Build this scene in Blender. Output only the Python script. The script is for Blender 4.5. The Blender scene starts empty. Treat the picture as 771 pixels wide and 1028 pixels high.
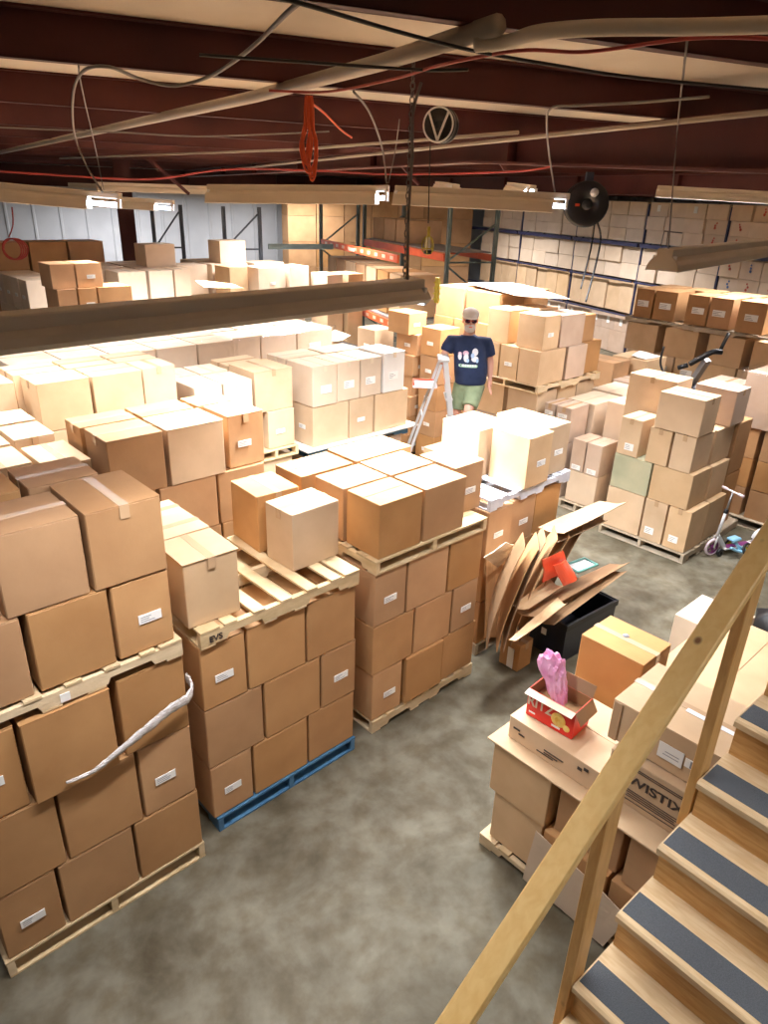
import bpy, bmesh, math, random
from mathutils import Vector, Matrix
from mathutils.bvhtree import BVHTree
random.seed(7)
S = bpy.context.scene
COL = S.collection
R = math.radians

# ------------------------------------------------------------------ camera
FPX, PITCH, ROLL, AZ, CAMH = 705.0, R(24.3), R(2.0), R(46.5), 4.1
cp, sp, cr, sr = math.cos(PITCH), math.sin(PITCH), math.cos(ROLL), math.sin(ROLL)
def _w(x, y, z): return Vector((math.sin(AZ)*x + math.cos(AZ)*y, -math.cos(AZ)*x + math.sin(AZ)*y, z))
FWD = _w(0, cp, -sp)
RGT = _w(cr, sr*0 + 0, 0) + _w(0, sr*sp, sr*cp)
UPV = _w(-sr, 0, 0) + _w(0, cr*sp, cr*cp)
CPOS = Vector((0, 0, CAMH))
cam_d = bpy.data.cameras.new('camera')
cam = bpy.data.objects.new('camera', cam_d); COL.objects.link(cam)
cam_d.sensor_fit = 'VERTICAL'; cam_d.sensor_height = 36; cam_d.lens = 36*FPX/1028
cam_d.clip_start = .05; cam_d.clip_end = 200
m3 = Matrix((RGT, UPV, -FWD)).transposed()
cam.matrix_world = Matrix.Translation(CPOS) @ m3.to_4x4()
S.camera = cam
def ray(px, py): return FWD + RGT*((px-385.5)/FPX) - UPV*((py-514)/FPX)
def atz(px, py, z): d = ray(px, py); return CPOS + d*((z-CAMH)/d.z)
def atd(px, py, D): return CPOS + ray(px, py)*D
def aty(px, py, y): d = ray(px, py); return CPOS + d*(y/d.y)

# ------------------------------------------------------------------ world, exposure
S.view_settings.view_transform = 'Standard'; S.view_settings.look = 'None'
S.view_settings.gamma = 1; S.view_settings.use_curve_mapping = False
S.view_settings.exposure = 0.0
W = bpy.data.worlds.new('world'); S.world = W; W.use_nodes = True
W.node_tree.nodes['Background'].inputs[0].default_value = (.9, .95, 1, 1)
W.node_tree.nodes['Background'].inputs[1].default_value = .15
LAMP = 1.0            # common factor of all fixtures

# ------------------------------------------------------------------ materials
def nt(name):
    m = bpy.data.materials.new(name); m.use_nodes = True
    t = m.node_tree; return m, t, t.nodes['Principled BSDF']
def N(t, k, **kw):
    n = t.nodes.new(k)
    for a, b in kw.items(): setattr(n, a, b)
    return n
def plain(name, c, rough=.6, metal=0, emit=None, es=1, alpha=None):
    m, t, b = nt(name)
    b.inputs['Base Color'].default_value = (*c, 1); b.inputs['Roughness'].default_value = rough
    b.inputs['Metallic'].default_value = metal
    if emit: b.inputs['Emission Color'].default_value = (*emit, 1); b.inputs['Emission Strength'].default_value = es
    return m
def noisy(name, c1, c2, scale=6, rough=.7, bump=.0, detail=5, stretch=(1, 1, 1), bscale=None, rnd=0, metal=0, coord='Object'):
    m, t, b = nt(name)
    tc = N(t, 'ShaderNodeTexCoord'); mp = N(t, 'ShaderNodeMapping'); mp.inputs['Scale'].default_value = stretch
    n = N(t, 'ShaderNodeTexNoise'); n.inputs['Scale'].default_value = scale; n.inputs['Detail'].default_value = detail
    r = N(t, 'ShaderNodeValToRGB'); r.color_ramp.elements[0].color = (*c1, 1); r.color_ramp.elements[1].color = (*c2, 1)
    r.color_ramp.elements[0].position = .3; r.color_ramp.elements[1].position = .7
    t.links.new(tc.outputs[coord], mp.inputs[0])
    out = mp.outputs[0]
    if rnd:
        oi = N(t, 'ShaderNodeObjectInfo'); ad = N(t, 'ShaderNodeVectorMath', operation='MULTIPLY_ADD')
        ad.inputs[1].default_value = (37, 91, 53)
        t.links.new(oi.outputs['Random'], ad.inputs[0]); t.links.new(out, ad.inputs[2]); out = ad.outputs[0]
    t.links.new(out, n.inputs['Vector'])
    t.links.new(n.outputs['Fac'], r.inputs[0])
    col = r.outputs[0]
    if rnd:
        hs = N(t, 'ShaderNodeHueSaturation')
        mr = N(t, 'ShaderNodeMapRange'); mr.inputs[3].default_value = 1-rnd; mr.inputs[4].default_value = 1+rnd
        t.links.new(oi.outputs['Random'], mr.inputs[0]); t.links.new(mr.outputs[0], hs.inputs['Value'])
        ml = N(t, 'ShaderNodeMath', operation='MULTIPLY'); ml.inputs[1].default_value = 7.31
        fr = N(t, 'ShaderNodeMath', operation='FRACT'); mr2 = N(t, 'ShaderNodeMapRange')
        mr2.inputs[3].default_value = .9; mr2.inputs[4].default_value = 1.06
        t.links.new(oi.outputs['Random'], ml.inputs[0]); t.links.new(ml.outputs[0], fr.inputs[0]); t.links.new(fr.outputs[0], mr2.inputs[0])
        t.links.new(mr2.outputs[0], hs.inputs['Saturation']); t.links.new(col, hs.inputs['Color']); col = hs.outputs[0]
    t.links.new(col, b.inputs['Base Color']); b.inputs['Roughness'].default_value = rough; b.inputs['Metallic'].default_value = metal
    if bump:
        n2 = N(t, 'ShaderNodeTexNoise'); n2.inputs['Scale'].default_value = bscale or scale*6; n2.inputs['Detail'].default_value = 4
        bp = N(t, 'ShaderNodeBump'); bp.inputs['Strength'].default_value = bump; bp.inputs['Distance'].default_value = .01
        t.links.new(out, n2.inputs['Vector']); t.links.new(n2.outputs['Fac'], bp.inputs['Height']); t.links.new(bp.outputs[0], b.inputs['Normal'])
    return m
M = {}
M['brown'] = noisy('cardboard_brown', (.395, .203, .08), (.485, .265, .11), 3, .75, .12, rnd=.12)
M['tan'] = noisy('cardboard_tan', (.53, .355, .20), (.63, .44, .26), 3, .75, .12, rnd=.1)
M['pale'] = noisy('cardboard_pale', (.64, .49, .35), (.72, .57, .42), 3, .75, .1, rnd=.08)
M['white'] = noisy('cardboard_white', (.72, .68, .64), (.8, .77, .72), 3, .7, .1, rnd=.04)
M['grey'] = noisy('cardboard_grey', (.46, .33, .24), (.55, .41, .31), 3, .7, .12, rnd=.08)
M['kraft_in_shaded'] = noisy('cardboard_inside_shaded', (.26, .15, .07), (.34, .2, .1), 4, .85, .1, rnd=.1)  # box insides; darkened so the shade in the cardboard heap is in the colour
M['label'] = plain('label_paper', (.85, .84, .8), .6)
M['print'] = plain('label_print', (.25, .25, .27), .7)
M['ink'] = plain('black_ink', (.05, .035, .03), .7)
M['tape'] = plain('packing_tape', (.50, .33, .19), .22)
M['tape_pale'] = plain('packing_tape_pale', (.72, .6, .45), .25)
M['wood'] = noisy('pallet_wood', (.50, .36, .19), (.68, .52, .31), 5, .8, .3, stretch=(1, 1, 3), rnd=.1)
M['wood_old'] = noisy('pallet_wood_grey', (.36, .29, .2), (.52, .43, .31), 5, .85, .3, rnd=.1)
M['blue'] = noisy('pallet_blue_paint', (.03, .11, .22), (.07, .2, .34), 9, .6, .2, rnd=.05)
M['slate'] = noisy('pallet_whitish_paint', (.5, .52, .6), (.66, .68, .74), 9, .6, .2, rnd=.05)
M['maroon'] = noisy('red_oxide_steel', (.066, .012, .010), (.1, .02, .016), 2, .6)
M['orange'] = noisy('rack_orange', (.72, .10, .03), (.8, .15, .05), 4, .45)
M['cream'] = plain('rack_mark', (.8, .55, .4), .5)
M['green_steel'] = noisy('rack_green_grey', (.10, .15, .15), (.15, .2, .2), 4, .5)
M['navy_steel'] = noisy('rack_navy', (.018, .02, .06), (.03, .035, .09), 4, .45)
M['dark_steel'] = noisy('rack_dark', (.035, .045, .06), (.06, .07, .09), 4, .5)
M['deck_grey'] = noisy('deck_grey', (.25, .23, .22), (.34, .31, .29), 6, .7)
M['black'] = plain('black_plastic', (.012, .012, .014), .4)
M['rubber'] = plain('black_rubber', (.02, .02, .022), .6)
M['grey'+'_metal'] = plain('grey_metal', (.45, .45, .46), .35, .8)
M['alu'] = plain('aluminium', (.50, .50, .50), .4, .6)
M['conduit'] = plain('galvanised_conduit', (.42, .36, .3), .5, .3)
M['wire'] = plain('grey_cable', (.22, .19, .17), .6)
M['cable_black'] = plain('black_cable', (.02, .015, .015), .6)
M['cable_red'] = plain('red_cable', (.42, .05, .04), .55)
M['cable_orange'] = plain('orange_cable', (.85, .13, .04), .5)
M['hood'] = noisy('fixture_enamel', (.60, .53, .43), (.68, .6, .5), 3, .45)
M['hood_in'] = plain('fixture_white_inside', (.85, .85, .85), .4)
M['tube_on'] = plain('lit_fluorescent_tube', (.9, .9, 1), .3, 0, (.74, .82, 1.0), 22)
M['socket'] = plain('lamp_socket', (.8, .8, .8), .5)
M['yellow'] = plain('yellow_plastic', (.55, .45, .05), .5)
M['red_box'] = plain('red_printed_carton', (.72, .025, .015), .4)
M['gold'] = noisy('cracker_print', (.9, .5, .06), (.95, .75, .25), 30, .5)
M['pink'] = noisy('pink_plastic_bag', (.75, .25, .5), (.9, .55, .75), 8, .3, .5, bscale=14)
M['red_plastic'] = plain('red_plastic', (.85, .09, .03), .45)
M['teal'] = plain('teal_plastic', (.12, .32, .28), .4)
M['crate'] = plain('black_crate', (.014, .016, .025), .45)
M['skin'] = noisy('skin', (.55, .27, .19), (.62, .32, .23), 9, .55)
M['navy_cloth'] = noisy('navy_cotton', (.008, .017, .055), (.014, .026, .075), 12, .85, .2)
M['green_cloth'] = noisy('olive_cotton', (.16, .2, .11), (.22, .26, .15), 12, .85, .2)
M['cap'] = plain('white_cap', (.82, .78, .76), .7)
M['beard'] = noisy('grey_beard', (.66, .6, .56), (.85, .8, .76), 40, .8, .5)
M['lens'] = plain('dark_red_lens', (.05, .005, .02), .15)
M['print_white'] = plain('shirt_print_white', (.75, .75, .78), .7)
M['print_pink'] = plain('shirt_print_pink', (.65, .4, .5), .7)
M['print_blue'] = plain('shirt_print_blue', (.4, .55, .75), .7)
M['print_green'] = plain('shirt_print_green', (.4, .6, .42), .7)
M['purple'] = plain('purple_plastic', (.2, .03, .17), .4)
M['pinkwhite'] = plain('pinkish_white', (.8, .66, .72), .4)
M['whitep'] = plain('white_plastic', (.8, .8, .8), .4)
M['ltblue'] = plain('light_blue_plastic', (.25, .5, .68), .4)
M['grip'] = noisy('grit_tape', (.085, .10, .115), (.13, .145, .16), 260, .9, .5, detail=2, bscale=400)
M['rivet'] = plain('bare_metal', (.5, .5, .5), .4, .9)
M['green_tint'] = noisy('faded_green_carton', (.33, .33, .22), (.45, .42, .28), 3, .8, rnd=.03)

# pine with knots and grain
def pine(name, c1, c2, ck, stretch, knots=3.0):
    m, t, b = nt(name)
    tc = N(t, 'ShaderNodeTexCoord'); mp = N(t, 'ShaderNodeMapping'); mp.inputs['Scale'].default_value = stretch
    oi = N(t, 'ShaderNodeObjectInfo'); ad = N(t, 'ShaderNodeVectorMath', operation='MULTIPLY_ADD'); ad.inputs[1].default_value = (13, 7, 11)
    t.links.new(tc.outputs['Object'], mp.inputs[0]); t.links.new(oi.outputs['Random'], ad.inputs[0]); t.links.new(mp.outputs[0], ad.inputs[2])
    w = N(t, 'ShaderNodeTexNoise'); w.inputs['Scale'].default_value = 7; w.inputs['Detail'].default_value = 6; w.inputs['Distortion'].default_value = .6
    r = N(t, 'ShaderNodeValToRGB'); r.color_ramp.elements[0].color = (*c1, 1); r.color_ramp.elements[1].color = (*c2, 1)
    r.color_ramp.elements[0].position = .32; r.color_ramp.elements[1].position = .66
    t.links.new(ad.outputs[0], w.inputs['Vector']); t.links.new(w.outputs['Fac'], r.inputs[0])
    mp2 = N(t, 'ShaderNodeMapping'); mp2.inputs['Scale'].default_value = tuple(1+(s-1)*.12 for s in stretch)
    ad2 = N(t, 'ShaderNodeVectorMath', operation='MULTIPLY_ADD'); ad2.inputs[1].default_value = (3, 5, 9)
    t.links.new(tc.outputs['Object'], mp2.inputs[0]); t.links.new(oi.outputs['Random'], ad2.inputs[0]); t.links.new(mp2.outputs[0], ad2.inputs[2])
    v = N(t, 'ShaderNodeTexVoronoi'); v.inputs['Scale'].default_value = knots
    t.links.new(ad2.outputs[0], v.inputs['Vector'])
    kr = N(t, 'ShaderNodeValToRGB'); kr.color_ramp.elements[0].color = (1, 1, 1, 1); kr.color_ramp.elements[1].color = (0, 0, 0, 1)
    kr.color_ramp.elements[0].position = .04; kr.color_ramp.elements[1].position = .085
    t.links.new(v.outputs['Distance'], kr.inputs[0])
    mx = N(t, 'ShaderNodeMix', data_type='RGBA'); mx.inputs['B'].default_value = (*ck, 1)
    t.links.new(kr.outputs[0], mx.inputs['Factor']); t.links.new(r.outputs[0], mx.inputs['A'])
    t.links.new(mx.outputs['Result'], b.inputs['Base Color']); b.inputs['Roughness'].default_value = .5
    return m
M['rail'] = pine('pine_rail', (.76, .48, .16), (.82, .56, .21), (.22, .09, .03), (.6, 5, 5), 3.5)
M['post'] = pine('pine_post', (.56, .30, .09), (.68, .40, .14), (.2, .08, .03), (6, 6, 1), 3)
M['tread'] = pine('pine_tread', (.66, .46, .24), (.78, .60, .36), (.3, .17, .08), (8, 1, 8), 3)
M['riser'] = pine('pine_riser', (.55, .28, .08), (.70, .42, .16), (.12, .05, .03), (8, 1, 8), 3.5)

# concrete
m, t, b = nt('stained_concrete'); M['concrete'] = m
tc = N(t, 'ShaderNodeTexCoord')
n1 = N(t, 'ShaderNodeTexNoise'); n1.inputs['Scale'].default_value = 1.9; n1.inputs['Detail'].default_value = 8; n1.inputs['Roughness'].default_value = .62; n1.inputs['Distortion'].default_value = .4
n2 = N(t, 'ShaderNodeTexNoise'); n2.inputs['Scale'].default_value = 6; n2.inputs['Detail'].default_value = 6
r1 = N(t, 'ShaderNodeValToRGB'); e = r1.color_ramp.elements
e[0].position = .3; e[0].color = (.078, .064, .038, 1); e[1].position = .7; e[1].color = (.20, .183, .137, 1)
r2 = N(t, 'ShaderNodeValToRGB'); e = r2.color_ramp.elements
e[0].position = .35; e[0].color = (.62, .55, .42, 1); e[1].position = .6; e[1].color = (1, 1, 1, 1)
mx = N(t, 'ShaderNodeMix', data_type='RGBA', blend_type='MULTIPLY'); mx.inputs['Factor'].default_value = .8
for n in (n1, n2): t.links.new(tc.outputs['Object'], n.inputs['Vector'])
t.links.new(n1.outputs['Fac'], r1.inputs[0]); t.links.new(n2.outputs['Fac'], r2.inputs[0])
t.links.new(r1.outputs[0], mx.inputs['A']); t.links.new(r2.outputs[0], mx.inputs['B']); t.links.new(mx.outputs['Result'], b.inputs['Base Color'])
rr = N(t, 'ShaderNodeMapRange'); rr.inputs[3].default_value = .6; rr.inputs[4].default_value = .8; b.inputs['Specular IOR Level'].default_value = .3
t.links.new(n2.outputs['Fac'], rr.inputs[0]); t.links.new(rr.outputs[0], b.inputs['Roughness'])
# roof insulation blanket
M['insul'] = noisy('roof_insulation', (.66, .56, .44), (.78, .68, .55), 1.4, .7, .35, bscale=5)
M['wall'] = noisy('white_wall_sheet', (.50, .52, .55), (.60, .62, .65), 1.2, .5)
# stretch film
m, t, b = nt('stretch_film'); M['film'] = m
tr = N(t, 'ShaderNodeBsdfTransparent'); gl = N(t, 'ShaderNodeBsdfGlossy'); gl.inputs['Roughness'].default_value = .18
gl.inputs['Color'].default_value = (.9, .9, .92, 1)
ms = N(t, 'ShaderNodeMixShader'); ns = N(t, 'ShaderNodeTexNoise'); ns.inputs['Scale'].default_value = 5; ns.inputs['Detail'].default_value = 4
mr = N(t, 'ShaderNodeMapRange'); mr.inputs[1].default_value = .4; mr.inputs[2].default_value = .7; mr.inputs[3].default_value = .02; mr.inputs[4].default_value = .16
bp = N(t, 'ShaderNodeBump'); bp.inputs['Strength'].default_value = .6; bp.inputs['Distance'].default_value = .03
tcc = N(t, 'ShaderNodeTexCoord'); t.links.new(tcc.outputs['Object'], ns.inputs['Vector'])
t.links.new(ns.outputs['Fac'], mr.inputs[0]); t.links.new(mr.outputs[0], ms.inputs[0]); t.links.new(ns.outputs['Fac'], bp.inputs['Height']); t.links.new(bp.outputs[0], gl.inputs['Normal'])
t.links.new(tr.outputs[0], ms.inputs[1]); t.links.new(gl.outputs[0], ms.inputs[2]); t.links.new(ms.outputs[0], t.nodes['Material Output'].inputs[0])
M['film_strip'] = noisy('bunched_film', (.42, .36, .32), (.85, .82, .8), 22, .2, .8, detail=6, stretch=(1, 8, 8), bscale=30)

# ------------------------------------------------------------------ mesh helpers
class MB:
    def __init__(s): s.v = []; s.f = []; s.m = []; s.sm = []
    def add(s, vs, fs, mi=0, smooth=False):
        o = len(s.v); s.v += [tuple(v) for v in vs]; s.f += [tuple(i+o for i in f) for f in fs]; s.m += [mi]*len(fs); s.sm += [smooth]*len(fs)
        return s
    def box(s, x0, y0, z0, x1, y1, z1, mi=0, T=None, c=0.0):
        if c:
            # chamfered along all vertical & horizontal edges through a bmesh
            bm = bmesh.new(); bmesh.ops.create_cube(bm, size=1)
            for v in bm.verts: v.co = Vector(((x0+x1)/2+v.co.x*(x1-x0), (y0+y1)/2+v.co.y*(y1-y0), (z0+z1)/2+v.co.z*(z1-z0)))
            bmesh.ops.bevel(bm, geom=bm.edges[:], offset=c, segments=1, affect='EDGES', profile=.5)
            bm.verts.index_update()
            vs = [v.co.copy() for v in bm.verts]; fs = [[v.index for v in f.verts] for f in bm.faces]; bm.free()
        else:
            vs = [Vector((x, y, z)) for z in (z0, z1) for y in (y0, y1) for x in (x0, x1)]
            fs = [(0, 2, 3, 1), (4, 5, 7, 6), (0, 1, 5, 4), (2, 6, 7, 3), (0, 4, 6, 2), (1, 3, 7, 5)]
        if T is not None: vs = [T @ v for v in vs]
        return s.add(vs, fs, mi)
    def bar(s, a, b, w, h, mi=0, up=Vector((0, 0, 1))):
        a = Vector(a); b = Vector(b); d = (b-a); L = d.length; d.normalize()
        x = d.cross(up)
        if x.length < 1e-3: x = d.cross(Vector((1, 0, 0)))
        x.normalize(); z = x.cross(d)
        T = Matrix((x, d, z)).transposed().to_4x4(); T.translation = a
        return s.box(-w/2, 0, -h/2, w/2, L, h/2, mi, T)
    def tube(s, pts, r, seg=8, mi=0, caps=True):
        pts = [Vector(p) for p in pts]; n = len(pts); rings = []; ref = Vector((0.13, .27, 1)).normalized()
        for i, p in enumerate(pts):
            d = (pts[min(i+1, n-1)]-pts[max(i-1, 0)])
            if d.length < 1e-9: d = Vector((0, 0, 1))
            d.normalize()
            x = d.cross(ref)
            if x.length < .05: x = d.cross(Vector((1, 0, 0)))
            x.normalize(); y = d.cross(x)
            rr = r[i] if isinstance(r, (list, tuple)) else r
            rings.append([p + (x*math.cos(2*math.pi*k/seg)+y*math.sin(2*math.pi*k/seg))*rr for k in range(seg)])
        vs = [v for g in rings for v in g]; fs = []
        for i in range(n-1):
            for k in range(seg):
                a = i*seg+k; b_ = i*seg+(k+1) % seg; fs.append((a, b_, b_+seg, a+seg))
        if caps: fs.append(tuple(range(seg))[::-1]); fs.append(tuple(range((n-1)*seg, n*seg)))
        return s.add(vs, fs, mi, True)
    def lathe(s, prof, seg=24, T=None, mi=0, closed=False):
        vs = []; fs = []
        for (r, z) in prof:
            for k in range(seg): vs.append(Vector((r*math.cos(2*math.pi*k/seg), r*math.sin(2*math.pi*k/seg), z)))
        n = len(prof)
        for i in range(n if closed else n-1):
            j = (i+1) % n
            for k in range(seg): fs.append((i*seg+k, i*seg+(k+1) % seg, j*seg+(k+1) % seg, j*seg+k))
        if T is not None: vs = [T @ v for v in vs]
        return s.add(vs, fs, mi, True)
    def prism(s, poly, y0, y1, mi=0, T=None):
        n = len(poly); vs = [Vector((x, y0, z)) for x, z in poly]+[Vector((x, y1, z)) for x, z in poly]
        fs = [tuple(range(n)), tuple(range(2*n-1, n-1, -1))]+[(i, i+n, (i+1) % n+n, (i+1) % n) for i in range(n)]
        if T is not None: vs = [T @ v for v in vs]
        return s.add(vs, fs, mi)
    def build(s, name, mats, parent=None, loc=None, rot=None):
        me = bpy.data.meshes.new(name); me.from_pydata(s.v, [], s.f)
        mats = mats if isinstance(mats, (list, tuple)) else [mats]
        for q in mats: me.materials.append(M[q] if isinstance(q, str) else q)
        me.polygons.foreach_set('material_index', s.m); me.polygons.foreach_set('use_smooth', s.sm)
        bm = bmesh.new(); bm.from_mesh(me); bmesh.ops.recalc_face_normals(bm, faces=bm.faces); bm.to_mesh(me); bm.free()
        me.update()
        o = bpy.data.objects.new(name, me); COL.objects.link(o)
        if parent: o.parent = parent
        if loc is not None: o.location = loc
        if rot is not None: o.rotation_euler = (0, 0, rot)
        return o
LABELS = {}
def tag(o, label, cat, group=None, kind=None):
    o['label'] = label; o['category'] = cat
    if group: o['group'] = group
    if kind: o['kind'] = kind
    LABELS.setdefault(label, []).append(o.name)
    return o
def struct(o): o['kind'] = 'structure'; return o
def empty(name, loc=(0, 0, 0), rot=0):
    o = bpy.data.objects.new(name, None); COL.objects.link(o); o.location = loc; o.rotation_euler = (0, 0, rot); o.empty_display_size = .1
    return o
def smooth_path(pts, n=8):
    pts = [Vector(p) for p in pts]; out = []
    for i in range(len(pts)-1):
        p0 = pts[max(i-1, 0)]; p1 = pts[i]; p2 = pts[i+1]; p3 = pts[min(i+2, len(pts)-1)]
        for k in range(n):
            t = k/n
            out.append(.5*((2*p1)+(-p0+p2)*t+(2*p0-5*p1+4*p2-p3)*t*t+(-p0+3*p1-3*p2+p3)*t**3))
    out.append(pts[-1]); return out
def text_mesh(name, body, size, mat, parent, loc, rotm, thick=.0008, sx=1.0):
    cu = bpy.data.curves.new(name, 'FONT'); cu.body = body; cu.size = size; cu.extrude = thick; cu.align_x = 'CENTER'; cu.align_y = 'CENTER'; cu.offset = size*.022
    o = bpy.data.objects.new(name, cu); COL.objects.link(o)
    dg = bpy.context.evaluated_depsgraph_get(); dg.update()
    me = bpy.data.meshes.new_from_object(o.evaluated_get(dg)); bpy.data.objects.remove(o); bpy.data.curves.remove(cu)
    for v in me.vertices: v.co.x *= sx
    me.materials.clear(); me.materials.append(M[mat])
    q = bpy.data.objects.new(name, me); COL.objects.link(q); q.parent = parent
    q.matrix_local = Matrix.Translation(loc) @ rotm.to_4x4()
    return q
# lettering facing -Y (reads left to right along +X) and facing -X (reads along -Y)
ROT_Y = Matrix(((1, 0, 0), (0, 0, -1), (0, 1, 0)))
ROT_X = Matrix(((0, 0, -1), (-1, 0, 0), (0, 1, 0)))

# ------------------------------------------------------------------ cartons
def carton_mesh(w, d, h, mat, sag=.004, fl=True, axis='x', cut=4):
    bm = bmesh.new(); bmesh.ops.create_cube(bm, size=1)
    bmesh.ops.bevel(bm, geom=bm.edges[:], offset=.006/max(w, .2), segments=1, affect='EDGES')
    for v in bm.verts: v.co = Vector((v.co.x*w, v.co.y*d, v.co.z*h+h/2))
    big = [e for e in bm.edges if e.calc_length() > .5*min(w, d, h)]
    if cut: bmesh.ops.subdivide_edges(bm, edges=big, cuts=cut, use_grid_fill=True)
    ph = [random.uniform(0, 6.3) for _ in range(6)]
    a = [random.uniform(-1, 1)*sag for _ in range(8)]
    for v in bm.verts:
        x, y, z = v.co.x/w*2, v.co.y/d*2, v.co.z/h
        bx = (1-y*y)*(math.sin(math.pi*z)); by = (1-x*x)*(math.sin(math.pi*z))
        v.co.x -= math.copysign(1, x)*abs(x)**4*(abs(a[0])*.7 - a[1]*bx*.6 + .002)
        v.co.y -= math.copysign(1, y)*abs(y)**4*(abs(a[2])*.7 - a[3]*by*.6 + .002)
        if z > .9: v.co.z += -abs(a[4])*(1-x*x)*(1-y*y)*1.2 + a[5]*.35*x*y
    me = bpy.data.meshes.new('cardboard_box')
    # seam between the two long flaps: a thin dark-free groove, modelled as two raised flap sheets
    if fl:
        tck = .003; g = .003
        for s in (-1, 1):
            if axis == 'x': X0, X1 = -w/2+.004, w/2-.004; Y0, Y1 = (g, d/2-.004) if s > 0 else (-d/2+.004, -g)
            else: Y0, Y1 = -d/2+.004, d/2-.004; X0, X1 = (g, w/2-.004) if s > 0 else (-w/2+.004, -g)
            vs = [bm.verts.new((x, y, z)) for z in (h-.001, h+tck) for y in (Y0, Y1) for x in (X0, X1)]
            for f in ((0, 2, 3, 1), (4, 5, 7, 6), (0, 1, 5, 4), (2, 6, 7, 3), (0, 4, 6, 2), (1, 3, 7, 5)): bm.faces.new([vs[i] for i in f])
    bmesh.ops.recalc_face_normals(bm, faces=bm.faces)
    bm.to_mesh(me); bm.free(); me.materials.append(M[mat])
    return me
def ship_label(o, face, w, d, h, u=0, zf=.45, lw=.13, lh=.055):
    mb = MB()
    n = 3
    if face == 'y':
        y = -d/2-.0005; x0 = u-lw/2; z0 = h*zf-lh/2
        mb.box(x0, y-.0035, z0, x0+lw, y+.001, z0+lh, 0)
        for k in range(n): mb.box(x0+.01, y-.0042, z0+lh*(.2+.24*k), x0+lw*random.uniform(.4, .75), y-.003, z0+lh*(.27+.24*k), 1)
    else:
        x = -w/2-.0005; y0 = u-lw/2; z0 = h*zf-lh/2
        mb.box(x-.0035, y0, z0, x+.001, y0+lw, z0+lh, 0)
        for k in range(n): mb.box(x-.0042, y0+lw-.01-lw*random.uniform(.4, .7), z0+lh*(.2+.24*k), x-.003, y0+lw-.01, z0+lh*(.27+.24*k), 1)
    q = mb.build('shipping_label', ['label', 'print'], o); q['label'] = 'white printed shipping label'
    return q
def tape(o, w, d, h, axis, mat='tape', drop=.07):
    mb = MB(); t = .025; z = h+.003
    if axis == 'x':
        mb.box(-w/2-.001, -t, z, w/2+.001, t, z+.0012); mb.box(-w/2-.003, -t, h-drop, -w/2+.0008, t, z+.0012); mb.box(w/2-.0008, -t, h-drop, w/2+.003, t, z+.0012)
    else:
        mb.box(-t, -d/2-.001, z, t, d/2+.001, z+.0012); mb.box(-t, -d/2-.003, h-drop, t, -d/2+.0008, z+.0012); mb.box(-t, d/2-.0008, h-drop, t, d/2+.003, z+.0012)
    return mb.build('packing_tape', mat, o)
TONE = dict(brown='brown', tan='tan', pale='pale', white='whitish', grey='dull grey-brown', green_tint='greenish')
def carton(x0, x1, y0, y1, z0, z1, label, group=None, mat='brown', ship=None, axis=None, tp=True, rot=None, sag=.004, gap=.004, cut=4, lab=None):
    w = x1-x0-2*gap; d = y1-y0-2*gap; h = z1-z0-.008
    if axis is None: axis = 'x' if w >= d else 'y'
    me = carton_mesh(w, d, h, mat, sag, True, axis, cut)
    o = bpy.data.objects.new('cardboard_box', me); COL.objects.link(o)
    o.location = ((x0+x1)/2, (y0+y1)/2, z0+.001)
    o.rotation_euler = (0, 0, rot if rot is not None else random.uniform(-.004, .004))
    tag(o, label, 'box', group)
    lab = lab or {}
    if ship and 'y' in ship: ship_label(o, 'y', w, d, h, random.uniform(-.03, .03), **lab)
    if ship and 'x' in ship: ship_label(o, 'x', w, d, h, random.uniform(-.03, .03), **lab)
    if tp: tape(o, w, d, h, axis, 'tape_pale' if mat in ('pale', 'white') else 'tape')
    return o
LAYER = ['bottom', 'second', 'third', 'fourth', 'fifth', 'sixth', 'seventh']
COLN = {1: ['middle'], 2: ['left', 'right'], 3: ['left', 'middle', 'right'], 4: ['far left', 'centre left', 'centre right', 'far right'],
        5: ['far left', 'second from left', 'middle', 'second from right', 'far right']}
DEPTH = ['front', 'second row', 'third row', 'fourth row']
def layer(pile, li, z0, z1, rows, facing='y', mat='brown', group=None, tp=False, cut=4, top=False, sag=.004):
    """rows: list of rows from front to back; each row a list of (x0,x1,y0,y1[,dict])"""
    for ri, row in enumerate(rows):
        row = sorted(row, key=(lambda q: q[0]) if facing == 'y' else (lambda q: -q[2]))
        names = COLN.get(len(row)) or ['place %d' % (k+1) for k in range(len(row))]
        for k, q in enumerate(row):
            o = dict(q[4]) if len(q) > 4 else {}
            mm = o.pop('mat', mat); sh = o.get('ship'); zz1 = o.pop('z1', z1); desc = o.pop('desc', None)
            lab = '%s carton%s, %s %s, %s layer, %s' % (TONE[mm], ' with label' if sh else '', DEPTH[ri], names[k], 'top' if top else LAYER[li], pile)
            carton(q[0], q[1], q[2], q[3], z0, zz1, desc or lab, group or 'cartons of the %s' % pile, mm, tp=o.pop('tp', tp), cut=cut, sag=o.pop('sag', sag), **o)

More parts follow.
